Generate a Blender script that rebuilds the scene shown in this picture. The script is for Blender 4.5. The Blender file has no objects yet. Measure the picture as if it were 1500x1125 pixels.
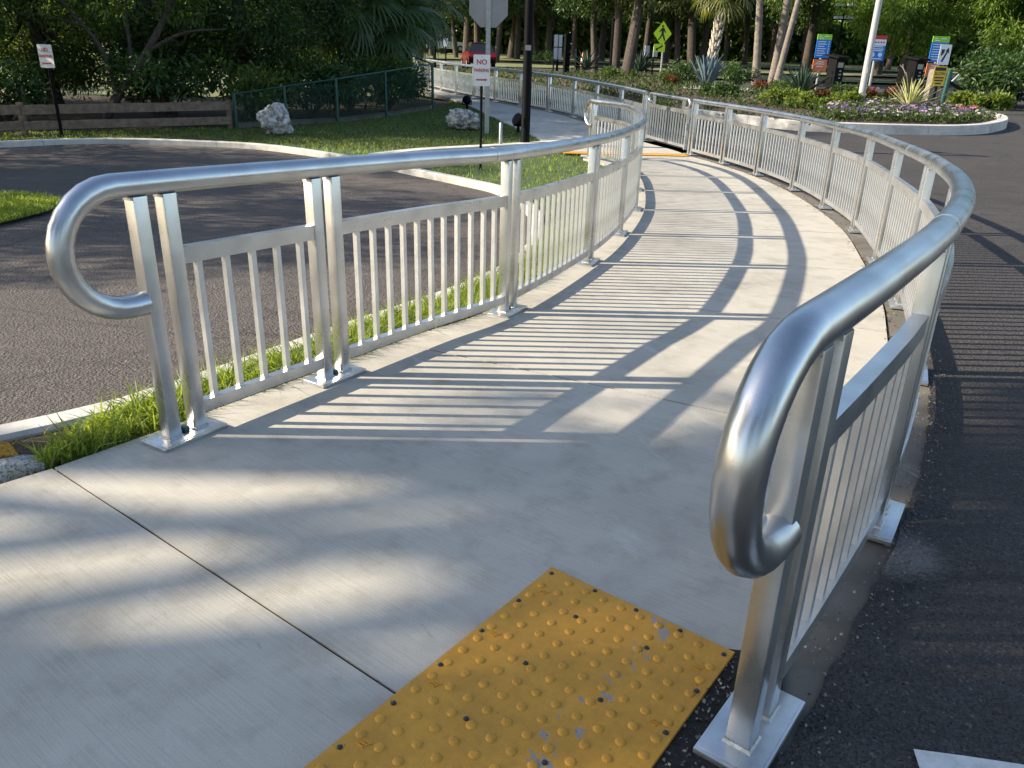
import bpy, bmesh, math, random
import numpy as np
from mathutils import Vector, Matrix
from mathutils.geometry import tessellate_polygon

random.seed(7)
RNG = np.random.default_rng(11)
SC = bpy.context.scene
COL = SC.collection

# ------------------------------------------------------------------ camera
FPX, PITCH, ROLL, CAMH = 1130.0, math.atan((562.5 - 100) / 1130.0), 0.0302, 1.456
_cp, _sp, _cr, _sr = math.cos(PITCH), math.sin(PITCH), math.cos(ROLL), math.sin(ROLL)
_f = Vector((0, _cp, -_sp)); _u0 = Vector((0, _sp, _cp)); _r0 = Vector((1, 0, 0))
_R = _cr * _r0 + _sr * _u0
_U = -_sr * _r0 + _cr * _u0
cd = bpy.data.cameras.new('camera'); cam = bpy.data.objects.new('camera', cd); COL.objects.link(cam)
cd.sensor_width = 36.0; cd.lens = FPX / 1500 * 36; cd.clip_start = 0.05; cd.clip_end = 600
M = Matrix(((_R.x, _U.x, -_f.x, 0), (_R.y, _U.y, -_f.y, 0), (_R.z, _U.z, -_f.z, CAMH), (0, 0, 0, 1)))
cam.matrix_world = M
SC.camera = cam

# ------------------------------------------------------------------ sky, sun, exposure
SUN_EL = math.radians(29); SUN_ROT = math.radians(268)
w = bpy.data.worlds.new('World'); SC.world = w; w.use_nodes = True
sk = w.node_tree.nodes.new('ShaderNodeTexSky'); sk.sky_type = 'NISHITA'; sk.sun_disc = False
sk.sun_elevation = SUN_EL; sk.sun_rotation = SUN_ROT
bg = w.node_tree.nodes['Background']; bg.inputs[1].default_value = 0.125
w.node_tree.links.new(sk.outputs[0], bg.inputs[0])
sl = bpy.data.lights.new('sun', 'SUN'); so = bpy.data.objects.new('sun', sl); COL.objects.link(so)
sl.energy = 4.6; sl.angle = math.radians(0.55); sl.color = (1.0, 0.885, 0.71)
SUND = Vector((math.cos(SUN_EL) * math.sin(SUN_ROT), math.cos(SUN_EL) * math.cos(SUN_ROT), math.sin(SUN_EL)))
so.rotation_euler = (-SUND).to_track_quat('-Z', 'Y').to_euler()
so.location = (-20, 0, 15)
vs = SC.view_settings
vs.view_transform = 'Standard'; vs.look = 'None'; vs.gamma = 1; vs.use_curve_mapping = False
vs.exposure = 1.12
SC.cycles.caustics_reflective = False; SC.cycles.max_bounces = 8; SC.cycles.transparent_max_bounces = 16

# ------------------------------------------------------------------ terrain profile
_K = np.array([-40, 3, 4.5, 6.5, 9, 12, 15, 18, 22, 28, 140, 400.])
_Z = np.array([0, 0, -.068, -.122, -.157, -.171, -.139, -.05, .113, .376, .376 + 112 * .04, .376 + 112 * .04])
def gz(y):
    o = np.linspace(-1.2, 1.2, 7)
    return float(np.mean(np.interp(y + o, _K, _Z)))
def ray(px, py):
    d = _R * ((px - 750) / FPX) + _U * (-(py - 562.5) / FPX) + _f
    return Vector((0, 0, CAMH)), d
def G(px, py, h=0.0):
    """ground point seen at a pixel of the photograph (height h above the terrain)"""
    o, d = ray(px, py); lo, hi = 0.3 / d.y, 150 / d.y
    for _ in range(50):
        m = (lo + hi) / 2; P = o + d * m
        if P.z > gz(P.y) + h: lo = m
        else: hi = m
    P = o + d * lo
    return Vector((P.x, P.y, gz(P.y)))
def hgt(base, px, py):
    """height above base of the pixel (px,py) seen at the depth of base"""
    o, d = ray(px, py)
    t = base.y / d.y
    return (o + d * t).z - base.z

# ------------------------------------------------------------------ materials
MATS = {}
def nodes_of(m):
    m.use_nodes = True
    return m.node_tree, m.node_tree.nodes['Principled BSDF']
def N(nt, t, **kw):
    n = nt.nodes.new(t)
    for k, v in kw.items():
        if hasattr(n, k): setattr(n, k, v)
        else: n.inputs[k].default_value = v
    return n
def coords(nt, scale=(1, 1, 1), rot=0.0, use='Object'):
    tc = N(nt, 'ShaderNodeTexCoord'); mp = N(nt, 'ShaderNodeMapping'); src = tc.outputs[use]
    if rot:
        m0 = N(nt, 'ShaderNodeMapping'); m0.inputs['Rotation'].default_value = (0, 0, rot); nt.links.new(src, m0.inputs[0]); src = m0.outputs[0]
    mp.inputs['Scale'].default_value = scale
    nt.links.new(src, mp.inputs[0]); return mp.outputs[0]
def ramp(nt, fac, stops):
    r = N(nt, 'ShaderNodeValToRGB'); e = r.color_ramp.elements
    while len(e) < len(stops): e.new(0.5)
    for i, (p, c) in enumerate(stops):
        e[i].position = p; e[i].color = (c[0], c[1], c[2], 1) if not isinstance(c, (int, float)) else (c, c, c, 1)
    nt.links.new(fac, r.inputs[0]); return r.outputs[0]
def mixc(nt, a, b, fac, mode='MIX'):
    m = N(nt, 'ShaderNodeMix', data_type='RGBA', blend_type=mode)
    for i, s in ((6, a), (7, b)):
        if hasattr(s, 'links'): nt.links.new(s, m.inputs[i])
        else: m.inputs[i].default_value = (s[0], s[1], s[2], 1)
    if hasattr(fac, 'links'): nt.links.new(fac, m.inputs[0])
    else: m.inputs[0].default_value = fac
    return m.outputs[2]
def noise(nt, co, scale, detail=4, rough=0.55):
    n = N(nt, 'ShaderNodeTexNoise'); n.inputs['Scale'].default_value = scale
    n.inputs['Detail'].default_value = detail; n.inputs['Roughness'].default_value = rough
    nt.links.new(co, n.inputs['Vector']); return n.outputs['Fac']
def bump(nt, bs, h, strength, dist, prev=None):
    b = N(nt, 'ShaderNodeBump'); b.inputs['Strength'].default_value = strength; b.inputs['Distance'].default_value = dist
    nt.links.new(h, b.inputs['Height'])
    if prev is not None: nt.links.new(prev, b.inputs['Normal'])
    nt.links.new(b.outputs[0], bs.inputs['Normal']); return b.outputs[0]
def simple(name, c, rough=0.6, metal=0.0, var=0.18, scale=9.0, bmp=0.15, bscale=60, spec=None, use='Object'):
    """plain paint / plastic / wood with a little variation and relief"""
    if name in MATS: return MATS[name]
    m = bpy.data.materials.new(name); nt, bs = nodes_of(m)
    co = coords(nt, use=use)
    f = noise(nt, co, scale)
    c0 = tuple(x * (1 - var) for x in c); c1 = tuple(min(1, x * (1 + var)) for x in c)
    nt.links.new(ramp(nt, f, [(0.3, c0), (0.7, c1)]), bs.inputs['Base Color'])
    bs.inputs['Roughness'].default_value = rough; bs.inputs['Metallic'].default_value = metal
    if spec is not None: bs.inputs['Specular IOR Level'].default_value = spec
    if bmp: bump(nt, bs, noise(nt, co, bscale), bmp, 0.004)
    MATS[name] = m; return m

def leafmat(name, dark, light, trans=0.35, rough=0.45, spec=0.35):
    m = bpy.data.materials.new(name); nt, bs = nodes_of(m)
    g = N(nt, 'ShaderNodeNewGeometry')
    c = ramp(nt, g.outputs['Random Per Island'], [(0.0, dark), (0.55, tuple((a + b) / 2 for a, b in zip(dark, light))), (1.0, light)])
    nt.links.new(c, bs.inputs['Base Color']); bs.inputs['Roughness'].default_value = rough
    bs.inputs['Specular IOR Level'].default_value = spec
    tr = N(nt, 'ShaderNodeBsdfTranslucent')
    nt.links.new(mixc(nt, c, (2.3, 2.2, 0.9), 1.0, 'MULTIPLY'), tr.inputs[0])
    mx = N(nt, 'ShaderNodeMixShader'); mx.inputs[0].default_value = trans
    nt.links.new(bs.outputs[0], mx.inputs[1]); nt.links.new(tr.outputs[0], mx.inputs[2])
    nt.links.new(mx.outputs[0], nt.nodes['Material Output'].inputs[0])
    MATS[name] = m; return m

def concrete(name, base, stain=0.28, broom=True, rot=0.639, fine=0.10):
    m = bpy.data.materials.new(name); nt, bs = nodes_of(m)
    co = coords(nt)
    big = noise(nt, co, 0.8, 5, 0.6); mid = noise(nt, co, 5.0, 6, 0.65); fin = noise(nt, co, 170, 2, 0.6)
    c = ramp(nt, big, [(0.25, tuple(x * (1 - stain) for x in base)), (0.5, base), (0.8, tuple(x * 1.08 for x in base))])
    c = mixc(nt, c, ramp(nt, mid, [(0.3, (0.66, 0.64, 0.61)), (0.52, (1, 1, 1)), (0.75, (1.0, 0.99, 0.96))]), 0.62, 'MULTIPLY')
    c = mixc(nt, c, ramp(nt, fin, [(0.25, 0.78), (0.5, 1.0), (0.8, 1.0)]), 0.45 + fine, 'MULTIPLY')
    # small pits and dark specks
    v = N(nt, 'ShaderNodeTexVoronoi'); v.inputs['Scale'].default_value = 38; nt.links.new(co, v.inputs['Vector'])
    sp = ramp(nt, v.outputs['Distance'], [(0.03, 0.0), (0.09, 1.0)])
    gate = ramp(nt, noise(nt, co, 6.5, 3), [(0.56, 1.0), (0.66, 0.0)])
    spk = mixc(nt, sp, (1, 1, 1), gate)
    c = mixc(nt, c, spk, 0.45, 'MULTIPLY')
    # scuffs and drag marks
    sc_m = noise(nt, coords(nt, (1.0, 5.0, 1), 0.9), 3.2, 5, 0.7)
    c = mixc(nt, c, ramp(nt, sc_m, [(0.27, 0.62), (0.36, 1.0)]), 0.7, 'MULTIPLY')
    sc_l = noise(nt, coords(nt, (4.0, 1.0, 1), -0.4), 1.7, 6, 0.7)
    c = mixc(nt, c, (0.60, 0.58, 0.54), ramp(nt, sc_l, [(0.60, 0.0), (0.74, 0.55)]))
    nt.links.new(c, bs.inputs['Base Color'])
    bs.inputs['Roughness'].default_value = 0.86; bs.inputs['Specular IOR Level'].default_value = 0.3
    nb = bump(nt, bs, fin, 0.25, 0.002)
    if broom:
        co2 = coords(nt, (3.5, 150, 5), rot)
        br = noise(nt, co2, 1.0, 3, 0.6)
        nb = bump(nt, bs, br, 0.45, 0.003, nb)
        c2 = mixc(nt, c, ramp(nt, br, [(0.32, 0.78), (0.6, 1.0)]), 0.55, 'MULTIPLY')
        nt.links.new(c2, bs.inputs['Base Color'])
    MATS[name] = m; return m

def asphalt(name, base, stone, bigvar=0.2, scuffs=()):
    m = bpy.data.materials.new(name); nt, bs = nodes_of(m)
    co = coords(nt)
    v = N(nt, 'ShaderNodeTexVoronoi'); v.inputs['Scale'].default_value = 150; nt.links.new(co, v.inputs['Vector'])
    v2 = N(nt, 'ShaderNodeTexVoronoi'); v2.inputs['Scale'].default_value = 150; nt.links.new(co, v2.inputs['Vector'])
    sep = N(nt, 'ShaderNodeSeparateColor'); nt.links.new(v.outputs['Color'], sep.inputs[0])
    sep2 = N(nt, 'ShaderNodeSeparateColor'); nt.links.new(v2.outputs['Color'], sep2.inputs[0])
    c = ramp(nt, sep.outputs[0], [(0.0, tuple(x * 0.70 for x in base)), (0.55, base), (0.95, tuple(x * 1.22 for x in base)), (1.0, tuple(x * 1.6 for x in base))])
    big = noise(nt, co, 0.45, 6, 0.6)
    c = mixc(nt, c, ramp(nt, big, [(0.3, 1 - bigvar), (0.7, 1.0)]), 0.8, 'MULTIPLY')
    mid = noise(nt, coords(nt, (0.6, 3.0, 1)), 2.2, 5, 0.65)
    c = mixc(nt, c, ramp(nt, mid, [(0.35, 0.8), (0.65, 1.12)]), 0.6, 'MULTIPLY')
    c = mixc(nt, c, stone, ramp(nt, sep2.outputs[1], [(0.982, 0.0), (0.992, 0.8)]))
    ov = N(nt, 'ShaderNodeTexVoronoi'); ov.inputs['Scale'].default_value = 0.8; nt.links.new(mixc(nt, co, noise(nt, co, 3, 4), 0.05), ov.inputs['Vector'])
    c = mixc(nt, c, ramp(nt, ov.outputs['Distance'], [(0.05, 0.55), (0.13, 1.0)]), 0.8, 'MULTIPLY')
    cr = N(nt, 'ShaderNodeTexVoronoi', feature='DISTANCE_TO_EDGE'); cr.inputs['Scale'].default_value = 0.42
    nt.links.new(mixc(nt, co, noise(nt, co, 1.6, 6, 0.65), 0.25), cr.inputs['Vector'])
    c = mixc(nt, c, ramp(nt, cr.outputs['Distance'], [(0.0, 0.45), (0.006, 1.0)]), 0.55, 'MULTIPLY')
    for (sx, sy, rad, col) in scuffs:
        tc = N(nt, 'ShaderNodeTexCoord'); d = N(nt, 'ShaderNodeVectorMath', operation='DISTANCE')
        nt.links.new(tc.outputs['Object'], d.inputs[0]); d.inputs[1].default_value = (sx, sy, 0)
        fac = ramp(nt, d.outputs['Value'], [(0.0, 1.0), (min(rad, 1), 0.0)])
        nn = noise(nt, coords(nt, (1.6, 5.0, 1), 0.35), 16, 8, 0.8)
        mu = N(nt, 'ShaderNodeMath', operation='MULTIPLY'); nt.links.new(fac, mu.inputs[0]); nt.links.new(nn, mu.inputs[1])
        c = mixc(nt, c, col, ramp(nt, mu.outputs[0], [(0.20, 0.0), (0.36, 0.6)]))
    nt.links.new(c, bs.inputs['Base Color'])
    bs.inputs['Roughness'].default_value = 0.9; bs.inputs['Specular IOR Level'].default_value = 0.25
    nb = bump(nt, bs, v.outputs['Distance'], 0.9, 0.006)
    v3 = N(nt, 'ShaderNodeTexVoronoi'); v3.inputs['Scale'].default_value = 62; nt.links.new(co, v3.inputs['Vector'])
    nb = bump(nt, bs, v3.outputs['Distance'], 0.9, 0.011, nb)
    bump(nt, bs, noise(nt, co, 20, 5, 0.65), 0.8, 0.02, nb)
    MATS[name] = m; return m

def aluminium(name, base, rough=0.33, streak=(1, 1, 14), metal=0.9, mark=0.7):
    m = bpy.data.materials.new(name); nt, bs = nodes_of(m)
    co = coords(nt)
    f = noise(nt, co, 5, 3, 0.5); g = noise(nt, coords(nt, streak), 45, 3, 0.6)
    c = ramp(nt, f, [(0.25, tuple(x * 0.80 for x in base)), (0.55, base), (0.8, tuple(min(1, x * 1.08) for x in base))])
    c = mixc(nt, c, ramp(nt, g, [(0.3, 0.88), (0.6, 1.0)]), mark, 'MULTIPLY')
    # water spots and thumb smears
    c = mixc(nt, c, ramp(nt, noise(nt, co, 2.2, 3, 0.55), [(0.42, (0.80, 0.79, 0.77)), (0.56, (1, 1, 1))]), mark * 0.8, 'MULTIPLY')
    nt.links.new(c, bs.inputs['Base Color']); bs.inputs['Metallic'].default_value = metal
    nt.links.new(ramp(nt, noise(nt, co, 6, 3, 0.5), [(0.3, rough - 0.05), (0.7, rough + 0.08)]), bs.inputs['Roughness'])
    MATS[name] = m; return m

CONC = concrete('broomed_concrete', (0.50, 0.468, 0.400))
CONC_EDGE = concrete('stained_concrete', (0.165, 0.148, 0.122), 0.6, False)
CONC_KERB = concrete('kerb_concrete', (0.60, 0.57, 0.52), 0.50, False)
CONC_FAR = concrete('pale_concrete', (0.44, 0.42, 0.38), 0.2, False)
ASPH_L = asphalt('worn_asphalt', (0.142, 0.125, 0.114), (0.36, 0.33, 0.30))
_sc = G(1310, 805)
ASPH_R = asphalt('dark_asphalt', (0.083, 0.075, 0.072), (0.19, 0.18, 0.17), 0.3, [(_sc.x, _sc.y, 0.30, (0.30, 0.28, 0.26))])
ALU = aluminium('mill_aluminium', (0.70, 0.70, 0.69), 0.29, metal=0.88)
ALU_TUBE = aluminium('brushed_tube_aluminium', (0.55, 0.555, 0.56), 0.30, (3, 3, 3), 0.96, 0.2)
ALU_BAR = aluminium('extruded_bar_aluminium', (0.80, 0.80, 0.79), 0.34, metal=0.66)
WELD = simple('weld_metal', (0.42, 0.42, 0.41), 0.5, 0.6, 0.3, 60, 0.4, 120)
JOINT = simple('joint_filler', (0.006, 0.006, 0.006), 0.95, 0, 0.3, 20, 0.2)
SOIL = simple('dark_soil', (0.045, 0.032, 0.022), 0.95, 0, 0.5, 14, 0.9, 40)
MULCH = simple('bark_mulch', (0.085, 0.048, 0.035), 0.95, 0, 0.6, 20, 1.0, 30)
LAWNM = simple('lawn_turf', (0.052, 0.085, 0.020), 0.95, 0, 0.45, 5, 0.8, 90)
PARKG = simple('park_grass', (0.15, 0.165, 0.060), 0.95, 0, 0.40, 0.35, 0.4, 20)
BLADE = leafmat('grass_blade', (0.095, 0.15, 0.024), (0.29, 0.35, 0.085), 0.45, 0.5)
BLADE2 = leafmat('lawn_blade', (0.055, 0.090, 0.018), (0.15, 0.185, 0.050), 0.4, 0.5)
BLADE_DRY = leafmat('dry_blade', (0.20, 0.15, 0.07), (0.36, 0.29, 0.16), 0.3, 0.7)
LEAF_DK = leafmat('dark_leaf', (0.018, 0.044, 0.015), (0.070, 0.125, 0.032), 0.28, 0.40)
LEAF_MD = leafmat('mid_leaf', (0.030, 0.065, 0.016), (0.11, 0.165, 0.034), 0.35, 0.45)
LEAF_LT = leafmat('bright_leaf', (0.060, 0.125, 0.020), (0.20, 0.29, 0.055), 0.42, 0.45)
LEAF_OAK = leafmat('oak_leaf', (0.036, 0.062, 0.022), (0.13, 0.165, 0.058), 0.3, 0.5)
LEAF_GC = leafmat('groundcover_leaf', (0.022, 0.045, 0.012), (0.075, 0.11, 0.028), 0.3, 0.5)
LEAF_LIME = leafmat('lime_leaf', (0.08, 0.12, 0.02), (0.19, 0.24, 0.05), 0.4, 0.5)
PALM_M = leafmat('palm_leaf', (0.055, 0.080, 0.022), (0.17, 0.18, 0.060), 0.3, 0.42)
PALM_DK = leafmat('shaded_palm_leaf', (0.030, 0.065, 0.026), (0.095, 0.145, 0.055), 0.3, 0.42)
AGAVE_M = simple('agave_leaf', (0.10, 0.15, 0.17), 0.55, 0, 0.2, 6, 0.1)
AGAVE_DK = simple('dark_agave_leaf', (0.030, 0.058, 0.036), 0.5, 0, 0.25, 6, 0.1)
YUCCA_M = simple('variegated_leaf', (0.42, 0.42, 0.17), 0.5, 0, 0.3, 14, 0.1)
BROM_M = leafmat('red_leaf', (0.08, 0.018, 0.012), (0.24, 0.050, 0.03), 0.3, 0.45)
BARK = simple('bark', (0.060, 0.048, 0.038), 0.95, 0, 0.45, 10, 1.0, 30)
BARK_PALE = simple('pale_bark', (0.19, 0.16, 0.135), 0.9, 0, 0.3, 6, 0.7, 30)
BOOT_M = simple('palm_boot', (0.50, 0.44, 0.34), 0.9, 0, 0.4, 12, 0.6, 40)
BLACK = simple('black_paint', (0.005, 0.005, 0.006), 0.6, 0, 0.2, spec=0.08)
DKGREEN = simple('dark_green_coating', (0.010, 0.060, 0.050), 0.4, 0, 0.2)
WHITE = simple('white_sign', (0.80, 0.80, 0.79), 0.5, 0, 0.05, 5, 0.03)
WHITE_PAINT = simple('road_paint', (0.66, 0.65, 0.62), 0.8, 0, 0.16, 30, 0.6, 120)
RED = simple('sign_red', (0.55, 0.02, 0.03), 0.5, 0, 0.05, 5, 0)
INK = simple('sign_black', (0.01, 0.01, 0.01), 0.5, 0, 0.05, 5, 0)
YGREEN = simple('fluorescent_yellow_green', (0.55, 0.78, 0.01), 0.4, 0, 0.04, 5, 0)
SYELLOW = simple('sign_yellow', (0.78, 0.48, 0.02), 0.5, 0, 0.06, 5, 0)
SGREEN = simple('sign_green', (0.28, 0.60, 0.02), 0.5, 0, 0.05, 5, 0)
SBLUE = simple('sign_blue', (0.01, 0.19, 0.62), 0.5, 0, 0.06, 5, 0)
SORANGE = simple('sign_orange', (0.80, 0.20, 0.06), 0.5, 0, 0.06, 5, 0)
SGREY = simple('sign_back_aluminium', (0.30, 0.29, 0.29), 0.5, 0.3, 0.1, 4, 0.05)
STEEL = simple('galvanised_steel', (0.36, 0.37, 0.39), 0.45, 0.6, 0.15, 14, 0.1)
WOODF = simple('weathered_timber', (0.19, 0.135, 0.098), 0.9, 0, 0.35, 9, 0.7, 50)
ROCK = None
def rockmat():
    m = bpy.data.materials.new('limestone'); nt, bs = nodes_of(m); co = coords(nt)
    f = noise(nt, co, 5.5, 8, 0.7); v = N(nt, 'ShaderNodeTexVoronoi'); v.inputs['Scale'].default_value = 9; nt.links.new(co, v.inputs[0])
    c = ramp(nt, f, [(0.33, (0.03, 0.028, 0.025)), (0.45, (0.26, 0.25, 0.23)), (0.60, (0.74, 0.72, 0.67))])
    c = mixc(nt, c, ramp(nt, v.outputs['Distance'], [(0.1, 0.25), (0.35, 1)]), 0.7, 'MULTIPLY')
    nt.links.new(c, bs.inputs['Base Color']); bs.inputs['Roughness'].default_value = 0.95
    bump(nt, bs, f, 1.0, 0.08); return m
ROCK = rockmat()

def matmat():
    """yellow tactile panel: fine grid of grip pins, dirt, worn grey scrapes"""
    m = bpy.data.materials.new('tactile_yellow'); nt, bs = nodes_of(m); co = coords(nt)
    c = ramp(nt, noise(nt, co, 6, 6, 0.65), [(0.3, (0.56, 0.27, 0.026)), (0.6, (0.70, 0.335, 0.030)), (0.8, (0.74, 0.385, 0.05))])
    c = mixc(nt, c, ramp(nt, noise(nt, co, 60, 3), [(0.3, 0.82), (0.6, 1)]), 0.6, 'MULTIPLY')
    sx = N(nt, 'ShaderNodeSeparateXYZ'); tc = N(nt, 'ShaderNodeTexCoord'); nt.links.new(tc.outputs['Object'], sx.inputs[0])
    # scrapes lie in a band along the panel (object x from 0.32 to 0.5)
    band = ramp(nt, sx.outputs[0], [(0.28, 0.0), (0.36, 1.0), (0.43, 1.0), (0.50, 0.0)])
    sc = noise(nt, coords(nt, (14, 32, 10), 0.55), 1.0, 4, 0.65)
    mu = N(nt, 'ShaderNodeMath', operation='MULTIPLY'); nt.links.new(band, mu.inputs[0]); nt.links.new(sc, mu.inputs[1])
    c = mixc(nt, c, (0.30, 0.29, 0.29), ramp(nt, mu.outputs[0], [(0.555, 0.0), (0.59, 0.92)]))
    # dark dirt freckles
    v = N(nt, 'ShaderNodeTexVoronoi'); v.inputs['Scale'].default_value = 24; nt.links.new(co, v.inputs['Vector'])
    c = mixc(nt, c, (0.08, 0.05, 0.02), ramp(nt, v.outputs['Distance'], [(0.035, 0.8), (0.06, 0.0)]))
    oi = N(nt, 'ShaderNodeObjectInfo'); c = mixc(nt, c, ramp(nt, oi.outputs['Random'], [(0.0, (0.84, 0.84, 0.86)), (0.8, (1, 1, 1)), (1.0, (1.1, 1.08, 1.05))]), 1.0, 'MULTIPLY')
    nt.links.new(c, bs.inputs['Base Color']); bs.inputs['Roughness'].default_value = 0.62
    ch = N(nt, 'ShaderNodeTexVoronoi'); ch.inputs['Scale'].default_value = 190; ch.inputs['Randomness'].default_value = 0.0
    nt.links.new(co, ch.inputs['Vector'])
    bump(nt, bs, ch.outputs['Distance'], 0.55, 0.002)
    MATS['tactile_yellow'] = m; return m
TACT = matmat()
SCREW = simple('screw_steel', (0.045, 0.045, 0.045), 0.22, 0.3, 0.2, 20, 0)

# ------------------------------------------------------------------ mesh helpers
class MB:
    def __init__(s): s.v = []; s.f = []
    def add(s, vs, fs):
        o = len(s.v); s.v += [tuple(x) for x in vs]; s.f += [tuple(i + o for i in f) for f in fs]; return s
    def box(s, c, size, X=(1, 0, 0), Y=(0, 1, 0), Z=(0, 0, 1), taper=1.0):
        c = Vector(c); X, Y, Z = Vector(X), Vector(Y), Vector(Z); a, b, h = [q / 2 for q in size]
        vs = []
        for k, t in ((-1, 1), (1, taper)):
            for i, j in ((-1, -1), (1, -1), (1, 1), (-1, 1)): vs.append(c + X * (i * a * t) + Y * (j * b * t) + Z * (k * h))
        return s.add(vs, [(3, 2, 1, 0), (4, 5, 6, 7), (0, 1, 5, 4), (1, 2, 6, 5), (2, 3, 7, 6), (3, 0, 4, 7)])
    def bar(s, p, q, wd, hg, up=(0, 0, 1)):
        p, q = Vector(p), Vector(q); d = (q - p); L = d.length; d.normalize()
        X = Vector(up).cross(d)
        X = X.normalized() if X.length > 1e-4 else Vector((1, 0, 0))
        Z = d.cross(X).normalized()
        return s.box((p + q) / 2, (wd, L, hg), X, d, Z)
    def tube(s, pts, r, seg=10, caps=True):
        pts = [Vector(p) for p in pts]; n = len(pts)
        rs = r if isinstance(r, (list, tuple)) else [r] * n
        vs = []; prevX = None
        for i, p in enumerate(pts):
            t = (pts[min(i + 1, n - 1)] - pts[max(i - 1, 0)]).normalized()
            if prevX is None:
                a = Vector((0, 0, 1)) if abs(t.z) < 0.9 else Vector((1, 0, 0)); X = a.cross(t).normalized()
            else: X = (prevX - t * prevX.dot(t)).normalized()
            prevX = X; Y = t.cross(X)
            for k in range(seg):
                a = 2 * math.pi * k / seg; vs.append(p + (X * math.cos(a) + Y * math.sin(a)) * rs[i])
        fs = []
        for i in range(n - 1):
            for k in range(seg):
                a, b = i * seg + k, i * seg + (k + 1) % seg; fs.append((a, b, b + seg, a + seg))
        if caps: fs.append(tuple(range(seg - 1, -1, -1))); fs.append(tuple(range((n - 1) * seg, n * seg)))
        return s.add(vs, fs)
    def lathe(s, prof, c=(0, 0, 0), seg=16, Z=(0, 0, 1)):
        Z = Vector(Z).normalized(); a = Vector((1, 0, 0)) if abs(Z.x) < 0.9 else Vector((0, 1, 0))
        X = (a - Z * a.dot(Z)).normalized(); Y = Z.cross(X); c = Vector(c); vs = []; fs = []
        for r, h in prof:
            for k in range(seg):
                t = 2 * math.pi * k / seg; vs.append(c + (X * math.cos(t) + Y * math.sin(t)) * r + Z * h)
        for i in range(len(prof) - 1):
            for k in range(seg):
                p, q = i * seg + k, i * seg + (k + 1) % seg; fs.append((p, q, q + seg, p + seg))
        fs.append(tuple(range(seg - 1, -1, -1))); fs.append(tuple(range((len(prof) - 1) * seg, len(prof) * seg)))
        return s.add(vs, fs)
    def prism(s, poly, X, Y, o, thick):
        """flat polygon (list of 2D) in the plane (o, X, Y), extruded back along X x Y by thick"""
        X, Y, o = Vector(X), Vector(Y), Vector(o); Z = X.cross(Y).normalized(); n = len(poly)
        vs = [o + X * a + Y * b for a, b in poly] + [o + X * a + Y * b - Z * thick for a, b in poly]
        tri = tessellate_polygon([[Vector((a, b, 0)) for a, b in poly]])
        fs = [tuple(t) for t in tri] + [tuple(i + n for i in reversed(t)) for t in tri]
        fs += [(i, i + n, (i + 1) % n + n, (i + 1) % n) for i in range(n)]
        return s.add(vs, fs)
    def mesh(s, name, mat, smooth=False):
        me = bpy.data.meshes.new(name); me.from_pydata(s.v, [], s.f); me.validate()
        bm = bmesh.new(); bm.from_mesh(me); bmesh.ops.recalc_face_normals(bm, faces=bm.faces[:]); bm.to_mesh(me); bm.free()
        if mat: me.materials.append(mat)
        if smooth:
            me.shade_smooth()
            me.set_sharp_from_angle(angle=math.radians(40))
        return me
    def build(s, name, mat, parent=None, smooth=False, **kw):
        return link(name, s.mesh(name, mat, smooth), parent, **kw)
def bev(me, wd):
    bm = bmesh.new(); bm.from_mesh(me)
    bmesh.ops.bevel(bm, geom=bm.edges[:], offset=wd, segments=2, affect='EDGES', profile=0.6)
    bm.to_mesh(me); bm.free(); me.shade_smooth(); me.set_sharp_from_angle(angle=math.radians(50)); return me
def link(name, me, parent=None, loc=(0, 0, 0), rz=0.0, **kw):
    o = bpy.data.objects.new(name, me); COL.objects.link(o)
    o.location = loc; o.rotation_euler = (0, 0, rz)
    if parent: o.parent = parent
    for k, v in kw.items(): o[k] = v
    return o
def empty(name, loc=(0, 0, 0), rz=0.0, **kw):
    o = bpy.data.objects.new(name, None); COL.objects.link(o); o.location = loc; o.rotation_euler = (0, 0, rz)
    o.empty_display_size = 0.3
    for k, v in kw.items(): o[k] = v
    return o
def thing(name, label, cat, loc=(0, 0, 0), rz=0.0, group=None):
    o = empty(name, loc, rz, label=label, category=cat)
    if group: o['group'] = group
    return o
def dup(o, loc, rz=None, label=None, scale=None):
    c = o.copy(); COL.objects.link(c); c.location = loc
    if rz is not None: c.rotation_euler = (0, 0, rz)
    if scale is not None: c.scale = (scale, scale, scale)
    if label: c['label'] = label
    for ch in o.children:
        d = ch.copy(); COL.objects.link(d); d.parent = c
        for g in ch.children:
            e = g.copy(); COL.objects.link(e); e.parent = d
    return c
def text_mesh(txt, size, mat, bold=0.0):
    cu = bpy.data.curves.new('lettering', 'FONT'); cu.body = txt; cu.size = size; cu.align_x = 'CENTER'; cu.align_y = 'CENTER'
    cu.extrude = 0.001; cu.offset = bold
    o = bpy.data.objects.new('lettering', cu); COL.objects.link(o)
    dg = bpy.context.evaluated_depsgraph_get(); dg.update()
    me = bpy.data.meshes.new_from_object(o.evaluated_get(dg))
    bpy.data.objects.remove(o); bpy.data.curves.remove(cu)
    me.materials.clear(); me.materials.append(mat); return me

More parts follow.
